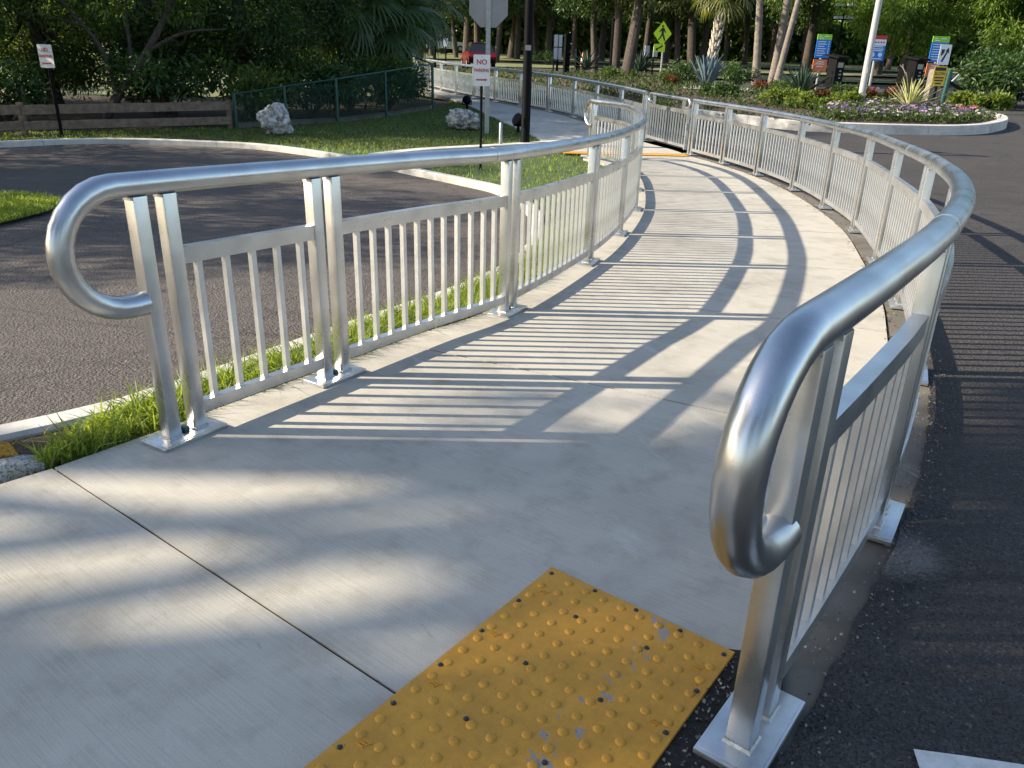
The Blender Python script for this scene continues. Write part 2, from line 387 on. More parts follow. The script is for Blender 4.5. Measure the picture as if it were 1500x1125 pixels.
def spline(P, n=24):
    P = [Vector(p) for p in P]; out = []
    Q = [P[0] * 2 - P[1]] + P + [P[-1] * 2 - P[-2]]
    for i in range(1, len(Q) - 2):
        for k in range(n):
            t = k / n; a, b, c, d = Q[i - 1], Q[i], Q[i + 1], Q[i + 2]
            out.append(0.5 * ((2 * b) + (c - a) * t + (2 * a - 5 * b + 4 * c - d) * t * t + (3 * b - a - 3 * c + d) * t ** 3))
    out.append(P[-1]); return out
class Curve2:
    def __init__(s, P, n=60):
        s.p = spline([(a, b, 0) for a, b in P], n); s.s = [0]
        for a, b in zip(s.p, s.p[1:]): s.s.append(s.s[-1] + (b - a).length)
        s.L = s.s[-1]; s.x = [q.x for q in s.p]; s.y = [q.y for q in s.p]
    def at(s, t): return Vector((np.interp(t, s.s, s.x), np.interp(t, s.s, s.y), 0))
    def tan(s, t):
        a, b = s.at(max(0, t - 0.05)), s.at(min(s.L, t + 0.05)); return (b - a).normalized()
    def nor(s, t): u = s.tan(t); return Vector((-u.y, u.x, 0))          # to the left of travel
    def near(s, pt):
        d = [(q.x - pt[0]) ** 2 + (q.y - pt[1]) ** 2 for q in s.p]; return s.s[int(np.argmin(d))]
    def off(s, t, d): q = s.at(t) + s.nor(t) * d; return q

def sheet(name, poly, off, mat, step=0.8, parent=None, kind='structure', **kw):
    """flat region that follows the terrain profile"""
    bm = bmesh.new(); vs = [bm.verts.new((a, b, 0)) for a, b in poly]
    for t in tessellate_polygon([[Vector((a, b, 0)) for a, b in poly]]):
        try: bm.faces.new([vs[i] for i in t])
        except ValueError: pass
    y0, y1 = min(p[1] for p in poly), max(p[1] for p in poly)
    y = max(y0, 1.0)
    while y < y1:
        y += step if y < 32 else 6
        bmesh.ops.bisect_plane(bm, geom=bm.verts[:] + bm.edges[:] + bm.faces[:], plane_co=(0, y, 0), plane_no=(0, 1, 0))
    for v in bm.verts: v.co.z = gz(v.co.y) + off
    bmesh.ops.recalc_face_normals(bm, faces=bm.faces[:])
    for f in bm.faces:
        if f.normal.z < 0: f.normal_flip()
    me = bpy.data.meshes.new(name); bm.to_mesh(me); bm.free(); me.materials.append(mat)
    o = link(name, me, parent, **kw)
    if kind and not parent: o['kind'] = kind
    return o
def inside(p, poly):
    x, y = p; r = False; j = len(poly) - 1
    for i in range(len(poly)):
        (xi, yi), (xj, yj) = poly[i], poly[j]
        if (yi > y) != (yj > y) and x < (xj - xi) * (y - yi) / (yj - yi) + xi: r = not r
        j = i
    return r
def scatter(poly, n, rng=random):
    x0, x1 = min(p[0] for p in poly), max(p[0] for p in poly); y0, y1 = min(p[1] for p in poly), max(p[1] for p in poly)
    out = []; k = 0
    while len(out) < n and k < n * 30:
        k += 1; p = (rng.uniform(x0, x1), rng.uniform(y0, y1))
        if inside(p, poly): out.append(p)
    return out
def xy(*px): return [(lambda g: (g.x, g.y))(G(a, b)) for a, b in px]

def fast_mesh(name, V, F, mat):
    """V (n,3) float array, F (m,k) int array, all faces of k corners"""
    me = bpy.data.meshes.new(name); k = F.shape[1]
    me.vertices.add(len(V)); me.vertices.foreach_set('co', np.asarray(V, np.float32).ravel())
    me.loops.add(F.size); me.loops.foreach_set('vertex_index', F.astype(np.int32).ravel())
    me.polygons.add(len(F)); me.polygons.foreach_set('loop_start', np.arange(0, F.size, k, dtype=np.int32))
    me.polygons.foreach_set('loop_total', np.full(len(F), k, np.int32))
    me.update(calc_edges=True)
    if mat: me.materials.append(mat)
    return me
def unit(a): return a / np.maximum(np.linalg.norm(a, axis=1, keepdims=True), 1e-9)
def leaves(name, P, D, ln, wd, mat, sag=0.25, updir=None):
    """leaf-shaped faces: base P, direction D, folded in two along the midrib"""
    n = len(P); D = unit(D); U = RNG.normal(size=(n, 3)); U[:, 2] += 0.8
    S = unit(np.cross(D, U)); Nn = np.cross(S, D)
    l = (ln * RNG.uniform(0.65, 1.3, n))[:, None]; wv = (wd * RNG.uniform(0.7, 1.25, n))[:, None]
    a = P; b = P + D * l * 0.5 + S * wv * 0.5 + Nn * wv * 0.16; c = P + D * l - Nn * l * sag * 0.4; d = P + D * l * 0.5 - S * wv * 0.5 + Nn * wv * 0.16
    V = np.stack([a, b, c, d], 1).reshape(-1, 3)
    i = np.arange(n) * 4
    F = np.concatenate([np.stack([i, i + 1, i + 2], 1), np.stack([i, i + 2, i + 3], 1)])
    return fast_mesh(name, V, F, mat)
def blades(name, pts, h, wd, mat, lean=0.5, parent=None, off=0.0, **kw):
    n = len(pts); P = np.array([(x, y, gz(y) + off) for x, y in pts])
    hh = h * RNG.uniform(0.45, 1.25, n); a = RNG.uniform(0, 2 * np.pi, n)
    L = np.stack([np.cos(a), np.sin(a), np.zeros(n)], 1) * (hh * lean * RNG.uniform(0.1, 1.6, n))[:, None]
    b = RNG.uniform(0, 2 * np.pi, n); S = np.stack([np.cos(b), np.sin(b), np.zeros(n)], 1) * wd / 2
    Z = np.array([0, 0, 1.0])[None] * hh[:, None]
    v0, v1 = P - S, P + S; v2, v3 = P - S * 0.8 + Z * 0.55 + L * 0.3, P + S * 0.8 + Z * 0.55 + L * 0.3; v4 = P + Z * 0.92 + L
    V = np.stack([v0, v1, v2, v3, v4], 1).reshape(-1, 3); i = np.arange(n) * 5
    F = np.concatenate([np.stack([i, i + 1, i + 3], 1), np.stack([i, i + 3, i + 2], 1), np.stack([i + 2, i + 3, i + 4], 1)])
    return link(name, fast_mesh(name, V, F, mat), parent, **kw)

# ------------------------------------------------------------------ plan curves of the two railings
LC = Curve2([(-1.47, 2.74), (-1.28, 3.06), (-0.91, 3.66), (-0.45, 4.42), (-0.045, 5.05), (0.62, 6.70), (1.03, 8.00), (1.48, 9.85), (1.80, 12.0), (1.90, 13.5), (1.76, 14.66), (1.36, 15.55)])
RC = Curve2([(0.30, 1.03), (0.56, 1.36), (0.94, 1.86), (1.30, 2.37), (1.76, 3.12), (2.2, 3.98), (2.6, 4.9), (2.92, 5.72), (3.38, 7.17), (3.85, 8.87), (4.12, 10.57), (4.25, 12.3), (4.16, 13.93), (3.9, 15.33), (3.51, 16.62)])
FC = Curve2([(2.86, 18.77), (2.55, 20.2), (1.80, 22.79), (1.28, 24.33), (0.74, 25.42), (0.06, 26.58), (-0.58, 27.61), (-1.8, 29.8), (-3.04, 32.4), (-4.6, 36), (-6.4, 40), (-8.6, 45)])

# ------------------------------------------------------------------ ground, roads, path
sheet('ground', [(-160, -40), (160, -40), (160, 200), (-160, 200)], -0.22, PARKG, 2.0)
SLAB_L = [(LC.off(t, 0.13).x, LC.off(t, 0.13).y) for t in np.linspace(0, LC.L, 60)]
farleft = xy((850, 226), (801, 209), (774, 195), (717, 169), (683, 153), (650, 142))
kerb_in = xy((0, 630), (240, 570), (500, 480), (700, 410), (770, 370), (788, 335), (778, 300), (735, 274), (690, 263), (640, 253), (590, 243), (545, 234))
kerb_far = xy((545, 234), (460, 220), (375, 210), (280, 205), (180, 202), (90, 203), (0, 207)) + [(-13, 13.4), (-16, 9)]
kerb_line = [(-3.6, 1.75)] + kerb_in + kerb_far[1:]
KC = Curve2(kerb_line, 8)
# worn asphalt drive on the left
sheet('driveway', [(q.x, q.y) for q in KC.p[::2]] + [(-45, 9), (-45, -30), (-3.4, -30)], -0.11, ASPH_L, 0.8)
# lawn behind the drive
fenceline = xy((345, 186), (495, 178), (634, 158))
lawn_poly = [(q.x, q.y) for q in KC.p if True]
lawn = [(KC.off(t, -0.07).x, KC.off(t, -0.07).y) for t in np.linspace(0, KC.L, 160)]
LAWN_POLY = lawn + [(-30, 9), (-30, 17), (-11.2, 16.8), (-6.8, 19.3)] + fenceline + [(-2.3, 27.5), (-2.6, 30.5)] + list(reversed(farleft)) + list(reversed(SLAB_L)) + [(-1.95, 2.42)]
sheet('lawn', LAWN_POLY, -0.035, LAWNM, 0.8)
sheet('woodland_floor', [(-34, 17.2), (-11.2, 16.9), (-6.8, 19.4)] + fenceline + [(-2.35, 28), (-4.5, 29.5), (-9, 27.5), (-20, 26), (-34, 26)], -0.05, SOIL, 1.5)
# small grass patch inside the drive
gp = xy((-60, 282), (10, 276), (60, 279), (92, 288), (70, 300), (20, 312), (-60, 330))
sheet('grass_patch', gp, -0.07, LAWNM)
# right road: one dark sheet from the railing out
def edge_jit(c, d, ts, j): return [(c.off(t, d + random.uniform(-j, j)).x, c.off(t, d).y) for t in ts]
redge = edge_jit(RC, -0.085, np.linspace(0.0, RC.L, 260), 0.012)
fedge = edge_jit(FC, -0.30, np.linspace(0, FC.L, 60), 0.0)
ROADP = [(-3.0, -30), (-0.15, 0.3)] + redge + [(3.55, 17.6)] + fedge + [(-9, 62), (-30, 62), (-30, 74), (75, 80), (75, -30)]
sheet('road', ROADP, -0.006, ASPH_R, 0.8)
# park ground beyond: bands of grass and parking aisles
for k, (ya, yb, xa, xb) in enumerate([(47, 51.5, 8, 75), (56, 60, 7, 75), (66, 72, -9, 75)]):
    sheet('park_lawn', [(xa, ya), (xb, ya + 4), (xb, yb + 4), (xa, yb)], 0.004 + 0.1, PARKG, 3)
fl = G(640, 84)
sheet('park_lawn', [(-10, 56.5), (-2.5, 55), (5.5, 57), (5.0, 61), (-9, 63)], 0.05, PARKG, 3)

# concrete path, slab by slab
path = empty('path', kind='structure')
jointL = [G(80, 685), Vector((-0.56, 4.22, 0))]; jointR = [Vector((0.42, 0.98, 0)), Vector((1.62, 3.02, 0))]
Lt = [0, LC.near((-0.50, 4.16))]; Rt = [0.0, RC.near((1.66, 2.98))]
endL, endR = LC.L, RC.L
nS = 7
for k in range(1, nS + 1):
    Lt.append(Lt[1] + (endL - Lt[1]) * k / nS); Rt.append(Rt[1] + (endR - Rt[1]) * k / nS)
def slab_mesh(La, Lb, nx=6, thick=0.10, name='slab'):
    """La, Lb: left and right edge polylines of the same length"""
    n = len(La); V = []; F = []
    for a, b in zip(La, Lb):
        for i in range(nx + 1):
            t = i / nx; x, y = a[0] + (b[0] - a[0]) * t, a[1] + (b[1] - a[1]) * t; V.append((x, y, gz(y)))
    m = nx + 1
    for r in range(n - 1):
        for i in range(nx): F.append((r * m + i, r * m + i + 1, (r + 1) * m + i + 1, (r + 1) * m + i))
    ring = [i for i in range(m)] + [r * m + nx for r in range(1, n)] + [(n - 1) * m + i for i in range(nx - 1, -1, -1)] + [r * m for r in range(n - 2, 0, -1)]
    o = len(V)
    for i in ring: V.append((V[i][0], V[i][1], V[i][2] - thick))
    for k in range(len(ring)):
        k2 = (k + 1) % len(ring); F.append((ring[k2], ring[k], o + k, o + k2))
    mb = MB(); mb.v = V; mb.f = F
    return mb
GAP = 0.0065
def edgeL(t): q = LC.off(t, 0.13); return (q.x, q.y)
def edgeR(t): q = RC.off(t, 0.12); return (q.x, q.y)
for k in range(nS + 1):
    n = 14
    La = [edgeL(t) for t in np.linspace(Lt[k] + GAP, Lt[k + 1] - GAP, n)]
    Lb = [edgeR(t) for t in np.linspace(Rt[k] + GAP, Rt[k + 1] - GAP, n)]
    if k == 0:
        # the first slab starts at the long joint that runs into the tactile panel
        d = Vector((1.44, -1.07, 0)).normalized(); p0 = G(80, 685)
        La = [(p0.x, p0.y)] + La[1:]; e = p0 + d * 2.68
        Lb = [(e.x, e.y)] + [q for q in Lb[1:]]
    slab_mesh(La, Lb).build('slab', CONC, path)
# landing slab in front of the long joint
d = Vector((1.44, -1.07, 0)).normalized(); nrm = Vector((-d.y, d.x, 0)); p0 = G(80, 685) - nrm * 0.009; e = p0 + d * 2.68
La = [(-3.6, 1.33), (-2.9, -0.4), (-2.2, -2.0)]; 
slab_mesh([(p0.x, p0.y), (-2.02, 2.28), (-3.4, 1.15), (-3.0, -2.5)], [(e.x, e.y), (0.30, 0.72), (-0.1, 0.2), (-0.6, -2.5)]).build('slab', CONC, path)
# far slabs past the gate
fr = [(3.45, 16.35), (3.32, 17.2)] + [(FC.off(t, 0.10).x, FC.off(t, 0.10).y) for t in np.linspace(0, FC.L * 0.62, 30)]
fl_c = Curve2([(1.20, 15.75)] + farleft + [(-5.0, 33.4)], 10); fr_c = Curve2(fr, 3)
nF = 9
for k in range(nF):
    a = [(lambda q: (q.x, q.y))(fl_c.at(t)) for t in np.linspace(fl_c.L * k / nF + 0.006, fl_c.L * (k + 1) / nF - 0.006, 8)]
    b = [(lambda q: (q.x, q.y))(fr_c.at(t)) for t in np.linspace(fr_c.L * k / nF + 0.006, fr_c.L * (k + 1) / nF - 0.006, 8)]
    slab_mesh(a, b, 4).build('slab', CONC, path)
sheet('path_bed', [edgeL(t) for t in np.linspace(0, LC.L, 40)] + [edgeR(t) for t in np.linspace(RC.L, 0, 40)] + [(0.2, 0.5), (-2.0, 2.2)], -0.012, JOINT)
jd = Vector((1.44, -1.07, 0)).normalized(); j0 = G(80, 685) + jd * 0.02; jn = Vector((-jd.y, jd.x, 0)) * 0.05
sheet('joint_seal', [((j0 - jn).x, (j0 - jn).y), ((j0 + jd * 2.6 - jn).x, (j0 + jd * 2.6 - jn).y), ((j0 + jd * 2.6 + jn).x, (j0 + jd * 2.6 + jn).y), ((j0 + jn).x, (j0 + jn).y)], -0.007, JOINT, 0.3)
# stained concrete edging under the right railing
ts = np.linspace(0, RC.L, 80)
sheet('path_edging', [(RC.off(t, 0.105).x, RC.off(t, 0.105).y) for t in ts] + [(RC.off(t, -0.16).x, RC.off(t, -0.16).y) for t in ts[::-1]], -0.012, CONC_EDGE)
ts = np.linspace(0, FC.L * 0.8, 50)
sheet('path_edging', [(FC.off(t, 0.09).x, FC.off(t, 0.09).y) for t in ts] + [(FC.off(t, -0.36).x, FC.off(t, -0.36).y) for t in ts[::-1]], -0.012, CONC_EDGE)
# wet soil gap between the tactile panel and the near base plate
GAPSOIL = simple('black_soil', (0.014, 0.012, 0.010), 0.95, 0, 0.7, 60, 1.0, 90)
sheet('soil_gap', xy((1068, 952), (990, 1060), (925, 1150), (860, 1240), (1130, 1240), (1150, 960)), 0.003, GAPSOIL, 0.2)
# painted crossing mark at the bottom right
sheet('road_marking', xy((1338, 1097), (1420, 1108), (1600, 1135), (1700, 1300), (1400, 1290)), 0.0, WHITE_PAINT, 0.3)

# kerbs: separate blocks
def kerb(name, curve, wd, top, bottom, seglen, mat, side=0.0, closed=False):
    k = empty(name, kind='structure'); n = max(1, round(curve.L / seglen))
    for i in range(n):
        t0, t1 = curve.L * i / n + 0.004, curve.L * (i + 1) / n - 0.004; mm = max(3, int((t1 - t0) / 0.25))
        V = []; F = []; dz = random.uniform(-0.003, 0.003)
        prof = [(-wd / 2, bottom), (-wd / 2, top - 0.018), (-wd / 2 + 0.018, top), (wd / 2 - 0.018, top), (wd / 2, top - 0.018), (wd / 2, bottom)]
        for t in np.linspace(t0, t1, mm):
            p, nn = curve.at(t), curve.nor(t)
            for a, z in prof:
                q = p + nn * (a + side); V.append((q.x, q.y, gz(p.y) + z + dz))
        for r in range(mm - 1):
            for j in range(5): F.append((r * 6 + j, r * 6 + j + 1, (r + 1) * 6 + j + 1, (r + 1) * 6 + j))
        F.append((0, 1, 2, 3, 4, 5)); F.append(tuple((mm - 1) * 6 + j for j in (5, 4, 3, 2, 1, 0)))
        mb = MB(); mb.v = V; mb.f = F; mb.build('kerb_block', mat, k)
    return k
kerb('kerb', KC, 0.15, 0.0, -0.2, 3.1, CONC_KERB)
rib = Curve2(xy((548, 229), (620, 221), (735, 214.5), (820, 209)), 10)
kerb('concrete_ribbon', rib, 0.34, 0.045, -0.12, 2.4, CONC_KERB)

# ------------------------------------------------------------------ railings
RH, RR = 1.04, 0.0445
PICK = MB().box((0, 0, 0.43), (0.025, 0.025, 0.60)).mesh('picket', ALU_BAR)
PW = 0.058
POST = MB().box((0, 0, 0.505), (PW, PW, 0.986)).mesh('post', ALU); bev(POST, 0.005)
CAPM = MB().lathe([(0.022, 0), (0.022, 0.016), (0.016, 0.026)], seg=6).mesh('anchor_nut', DKGREEN)
NUTM = MB().lathe([(0.013, 0), (0.013, 0.012), (0.008, 0.014), (0.008, 0.03)], seg=6).mesh('anchor_bolt', STEEL)
plate = MB().box((0, 0, 0.009), (0.31, 0.155, 0.016)); plate.box((0, 0, 0.0185), (0.29, 0.14, 0.003))
PLATE = bev(plate.mesh('base_plate', ALU), 0.002)
TOPW = MB().box((0, 0, 0), (PW + 0.012, 0.052, 0.012), taper=0.9).mesh('weld_bead', WELD)
def P3(c, t, h): q = c.at(t); return Vector((q.x, q.y, gz(q.y) + h))
def ang(c, t): u = c.tan(t); return math.atan2(u.y, u.x)
def railing(name, label, c, pairs, rail0, rail1, loop0, loop1, nutm, drop_first_mid=False):
    root = thing(name, label, 'railing')
    ts = list(np.linspace(rail0, rail1, max(12, int((rail1 - rail0) / 0.12))))
    pts = [P3(c, t, RH) for t in ts]
    LR = 0.222
    def loop(t, sgn):
        p = P3(c, t, RH); u = c.tan(t) * sgn; u = Vector((u.x, u.y, 0)).normalized(); out = []
        for k in range(1, 15):
            a = math.pi * k / 14; out.append(p + u * (LR * math.sin(a)) + Vector((0, 0, -LR + LR * math.cos(a))))
        for k in range(1, 3): out.append(p - u * (0.062 * k / 2) + Vector((0, 0, -2 * LR)))
        return out
    if loop0: pts = list(reversed(loop(rail0, -1))) + pts
    if loop1: pts = pts + loop(rail1, 1)
    MB().tube(pts, RR, 20).build('handrail', ALU_TUBE, root, True)
    # welded sleeves on the handrail
    for t in np.arange(rail0 + (2.42 if c is LC else 1.35), rail1 - 0.5, 6.1 if c is LC else 4.6):
        a, b = P3(c, t - 0.006, RH), P3(c, t + 0.006, RH); MB().tube([a, b], RR + 0.0016, 20).build('weld_seam', ALU, root, True)
    for i, t in enumerate(pairs):
        for s_ in (-0.062, 0.062):
            q = c.at(t + s_); po = link('post', POST, root, (q.x, q.y, gz(q.y)), ang(c, t)); link('weld_bead', TOPW, po, (0, 0, RH - RR - 0.004))
        q = c.at(t); bp = link('base_plate', PLATE, root, (q.x, q.y, gz(q.y)), ang(c, t))
        link('anchor_nut' if nutm is CAPM else 'anchor_bolt', nutm, bp, (0.0, 0.0, 0.018))
        for s_ in (-0.062, 0.062):                       # fillet welds at the feet
            MB().box((s_, 0, 0.0235), (PW + 0.014, PW + 0.014, 0.009), taper=0.85).build('weld_bead', WELD, bp)
    for t0, t1 in zip(pairs, pairs[1:]):
        a, b = t0 + 0.062 + PW / 2, t1 - 0.062 - PW / 2; nseg = 4
        for nm, h, wd, hg in (('mid_rail', 0.755, 0.046, 0.066), ('bottom_rail', 0.105, 0.042, 0.052)):
            mb = MB(); V = []; F = []
            for t in np.linspace(a, b, nseg + 1):
                p, nn = P3(c, t, h), c.nor(t)
                for u, v in ((-1, -1), (1, -1), (1, 1), (-1, 1)): V.append(p + nn * (u * wd / 2) + Vector((0, 0, v * hg / 2)))
            for r in range(nseg):
                for j in range(4): F.append((r * 4 + j, r * 4 + (j + 1) % 4, (r + 1) * 4 + (j + 1) % 4, (r + 1) * 4 + j))
            F += [(0, 1, 2, 3), tuple(nseg * 4 + j for j in (3, 2, 1, 0))]
            mb.add(V, F).build(nm, ALU, root)
        n = max(2, round((b - a) / 0.118) - 1)
        for k in range(n):
            t = a + (b - a) * (k + 1) / (n + 1) if n > 6 else a + (b - a) * (k + 0.55) / (n + 0.1)
            q = c.at(t); link('picket', PICK, root, (q.x, q.y, gz(q.y)), ang(c, t))
    return root
Lp = [LC.near(q) for q in ((-1.38, 2.92), (-0.91, 3.66), (-0.045, 5.05), (0.65, 6.75), (1.10, 8.22), (1.50, 9.9), (1.78, 11.7), (1.90, 13.4))] + [LC.L - 0.06]
Rp = [RC.near(q) for q in ((0.605, 1.41), (1.31, 2.39), (2.19, 3.98), (2.87, 5.6), (3.38, 7.17), (3.85, 8.87), (4.12, 10.57), (4.24, 12.25), (4.16, 13.93), (3.9, 15.33))] + [RC.L - 0.06]
railing('railing', 'long silver railing between grass verge and path, its loop end at the left', LC, Lp, Lp[0] - 0.15, LC.L + 0.02, True, True, CAPM)
railing('railing', 'road-side silver railing whose big rounded end is nearest the camera, by the yellow panel', RC, Rp, Rp[0] - 0.13, RC.L, True, False, NUTM)
Fp = [0.06] + [FC.L * k / 17 for k in range(1, 17)]
railing('railing', 'shaded far stretch of silver railing beyond the gate along the distant path', FC, Fp, 0.0, Fp[-1], False, False, NUTM)
# gate between the two right-hand railings
ga, gb = Vector((2.90, 18.62, 0)), Vector((3.47, 16.76, 0)); gd = (gb - ga).normalized(); Lg = (gb - ga).length
gate = thing('railing_gate', 'silver picket gate with small handrail loops between the two road-side railings', 'gate')
def gp3(s_, h): q = ga + gd * s_; return Vector((q.x, q.y, gz(q.y) + h))
gl = [gp3(s_, RH + 0.005) for s_ in np.linspace(0.10, Lg - 0.10, 12)]
def gloop(s_, sg):
    return [gp3(s_ + sg * 0.085 * math.sin(a), RH + 0.005 - 0.085 + 0.085 * math.cos(a)) for a in np.linspace(0.25, math.pi, 8)] + [gp3(s_ - sg * 0.05, RH - 0.165)]
MB().tube(list(reversed(gloop(0.10, -1))) + gl + gloop(Lg - 0.10, 1), 0.030, 12).build('handrail', ALU_TUBE, gate, True)
for s_ in (0.05, Lg - 0.05): MB().box(gp3(s_, 0.49), (0.055, 0.055, 0.84), gd, gd.cross(Vector((0, 0, 1)))).build('stile', ALU, gate)
for s_ in (0.28, Lg - 0.28): MB().box(gp3(s_, 0.925), (0.05, 0.05, 0.19), gd, gd.cross(Vector((0, 0, 1)))).build('stub_post', ALU, gate)
MB().bar(gp3(0.08, 0.80), gp3(Lg - 0.08, 0.80), 0.055, 0.075).build('top_rail', ALU, gate)
MB().bar(gp3(0.08, 0.13), gp3(Lg - 0.08, 0.13), 0.045, 0.055).build('bottom_rail', ALU, gate)
GPK = MB().box((0, 0, 0.46), (0.026, 0.026, 0.61)).mesh('gate_picket', ALU)
for k in range(14):
    q = gp3(0.08 + (Lg - 0.16) * (k + 1) / 15, 0); link('picket', GPK, gate, q, math.atan2(gd.y, gd.x))
MB().box(gp3(Lg - 0.02, 0.52), (0.05, 0.09, 0.14), gd, gd.cross(Vector((0, 0, 1)))).build('latch', STEEL, gate)

# ------------------------------------------------------------------ tactile panels
DOME = MB().lathe([(0.0134, 0.0), (0.0120, 0.0026), (0.0085, 0.0043), (0.003, 0.0048)], seg=14).mesh('dome', TACT, True)
SCR = MB().lathe([(0.0075, 0.0), (0.0066, 0.003), (0.003, 0.0048)], seg=10).mesh('screw', SCREW, True)
PIN = MB().box((0, 0, 0.0012), (0.022, 0.005, 0.0024)).mesh('grip_bar', TACT)
def tactile(label, o, X, wd, ln, full):
    """o: far-left corner, X along the top edge, panel runs towards -Y"""
    z = gz(o.y); rz = math.atan2(X.y, X.x)
    root = thing('tactile_panel', label, 'tactile paving', (o.x, o.y, z), rz)
    b = MB(); b.box((wd / 2, -ln / 2, 0.003), (wd, ln, 0.012)); b.box((wd / 2, -ln / 2, 0.0097), (wd - 0.004, ln - 0.004, 0.0016))
    b.build('panel', TACT, root)
    top = 0.0105
    if full:
        nx = 10; ny = int(ln / 0.06); p = wd / nx
        scr = []
        for x in (0.02, wd - 0.02):
            for y in np.arange(0.03, ln, 0.17): scr.append((x, -y))
        for x in (0.17, 0.31, 0.45): scr.append((x, -0.018)); scr.append((x, -ln + 0.018))
        for x in (0.19, 0.41):
            for y in np.arange(0.155, ln - 0.1, 0.24): scr.append((x, -y + (0.015 if x > 0.3 else 0)))
        for i in range(nx):
            for j in range(ny):
                x, y = p * (i + 0.5), -p * (j + 0.62)
                if y < -ln + 0.02: continue
                if min(math.hypot(x - a, y - b_) for a, b_ in scr) < 0.017: continue
                link('dome', DOME, root, (x, y, top), random.random() * 6)
        for x, y in scr: link('screw', SCR, root, (x, y, top))
        for y in np.arange(0.12, ln, 0.24):
            for x in (0.055, wd - 0.055):
                for q in (-1, 0, 1): link('grip_bar', PIN, root, (x + q * 0.004, -y + q * 0.009, top), 0.12)
    return root
o = G(808, 834); X = (G(1075, 958) - o).normalized(); X.z = 0
tactile('worn yellow tactile panel with rows of domes set in the near pavement', o, X, 0.605, 1.22, True)
o = G(842, 225.5); X = (G(1015, 229) - o); X.z = 0; X.normalize()
tactile('distant strip of yellow tactile paving across the path by the gate', Vector((o.x - 0.25, o.y + 0.32, gz(o.y))), X, 2.55, 0.42, False)

# painted kerb stub at the left edge
r_ = []
q0 = G(52, 683); dirk = (G(0, 697) - q0).normalized(); st = thing('painted_kerb_end', 'rough stippled white kerb end with yellow painted top at the left edge', 'kerb', (q0.x, q0.y, gz(q0.y)), math.atan2(dirk.y, dirk.x))
def rough(name, c_, col, amp):
    m = bpy.data.materials.new(name); nt, bs = nodes_of(m); co = coords(nt)
    f = noise(nt, co, 85, 4, 0.7)
    nt.links.new(ramp(nt, f, [(0.35, tuple(x * 0.18 for x in col)), (0.52, col)]), bs.inputs['Base Color']); bs.inputs['Roughness'].default_value = 0.9
    bump(nt, bs, f, 1.0, amp); return m
RW = rough('stippled_white', 0, (0.62, 0.62, 0.60), 0.02); RY = rough('stippled_yellow', 0, (0.72, 0.36, 0.03), 0.02)
def roughbox(a, b, nz, h0, h1, mat, name, parent):
    """bumpy block between local x a..b and y span nz"""
    V = []; F = []; nx_, ny_ = 26, 9
    for i in range(nx_ + 1):
        for j in range(ny_ + 1):
            u, v = i / nx_, j / ny_; x = a + (b - a) * u; y = nz[0] + (nz[1] - nz[0]) * v
            rim = min(u * 6, 1, v * 5 + 0.3, (1 - v) * 5 + 0.3); rim = math.sqrt(max(0.0, min(1, rim)))
            V.append((x, y, h0 + (h1 - h0) * rim + random.uniform(-0.003, 0.003)))
    for i in range(nx_):
        for j in range(ny_): F.append((i * (ny_ + 1) + j, (i + 1) * (ny_ + 1) + j, (i + 1) * (ny_ + 1) + j + 1, i * (ny_ + 1) + j + 1))
    ring = [i * (ny_ + 1) for i in range(nx_ + 1)] + [nx_ * (ny_ + 1) + j for j in range(1, ny_ + 1)] + [i * (ny_ + 1) + ny_ for i in range(nx_ - 1, -1, -1)] + [j for j in range(ny_ - 1, 0, -1)]
    o_ = len(V)
    for i in ring: V.append((V[i][0], V[i][1], -0.1))
    for k in range(len(ring)): F.append((ring[k], ring[(k + 1) % len(ring)], o_ + (k + 1) % len(ring), o_ + k))
    mb = MB(); mb.v = V; mb.f = F; return mb.build(name, mat, parent, True)
roughbox(-0.03, 1.2, (-0.085, -0.002), 0.0, 0.045, RW, 'white_face', st)
roughbox(0.03, 1.2, (-0.24, -0.087), 0.02, 0.066, RY, 'yellow_top', st)
st.scale = (1, 1, 1)

# ------------------------------------------------------------------ vegetation helpers
def crown(clumps, per, ln, wd, mat, name='crown', droop=0.0, flat=0.75, shell=0.5):
    """clumps: list of (centre, radius)"""
    Ps, Ds = [], []
    for c, r in clumps:
        n = int(per * (0.7 + 0.6 * RNG.random()))
        d = unit(RNG.normal(size=(n, 3))); d[:, 2] *= flat
        rad = r * (shell + (1 - shell) * RNG.random(n)) ** 0.7 * RNG.uniform(0.75, 1.12, n)
        P = np.array(c)[None] + d * rad[:, None]
        D = d * 0.7 + RNG.normal(size=(n, 3)) * 0.6; D[:, 2] -= droop
        if droop > 0.5: P[:, 2] -= RNG.random(n) ** 2 * droop * r * 0.55
        Ps.append(P); Ds.append(D)
    return leaves(name, np.concatenate(Ps), np.concatenate(Ds), ln, wd, mat, 0.3)
def limbs(mb, base, top, r, targets, seg=7, bend=0.25):
    base, top = Vector(base), Vector(top)
    mid = (base + top) / 2 + Vector((random.uniform(-1, 1), random.uniform(-1, 1), 0)) * (top - base).length * 0.04
    mb.tube([base + Vector((0, 0, -0.15)), base + Vector((0, 0, 0.12)), mid, top], [r * 1.7, r * 1.12, r * 0.9, r * 0.72], seg + 2)
    for t in targets:
        t = Vector(t); k = random.uniform(0.55, 1.0); s0 = base.lerp(top, k)
        m = s0.lerp(t, 0.5) + Vector((random.uniform(-1, 1), random.uniform(-1, 1), random.uniform(-0.2, 0.8))) * (t - s0).length * bend * 0.5
        q = min(0.6, max(0.22, 0.75 - 0.08 * len(targets) ** 0.5))
        mb.tube([s0, m, t], [r * q, r * q * 0.6, r * 0.10], seg - 1)
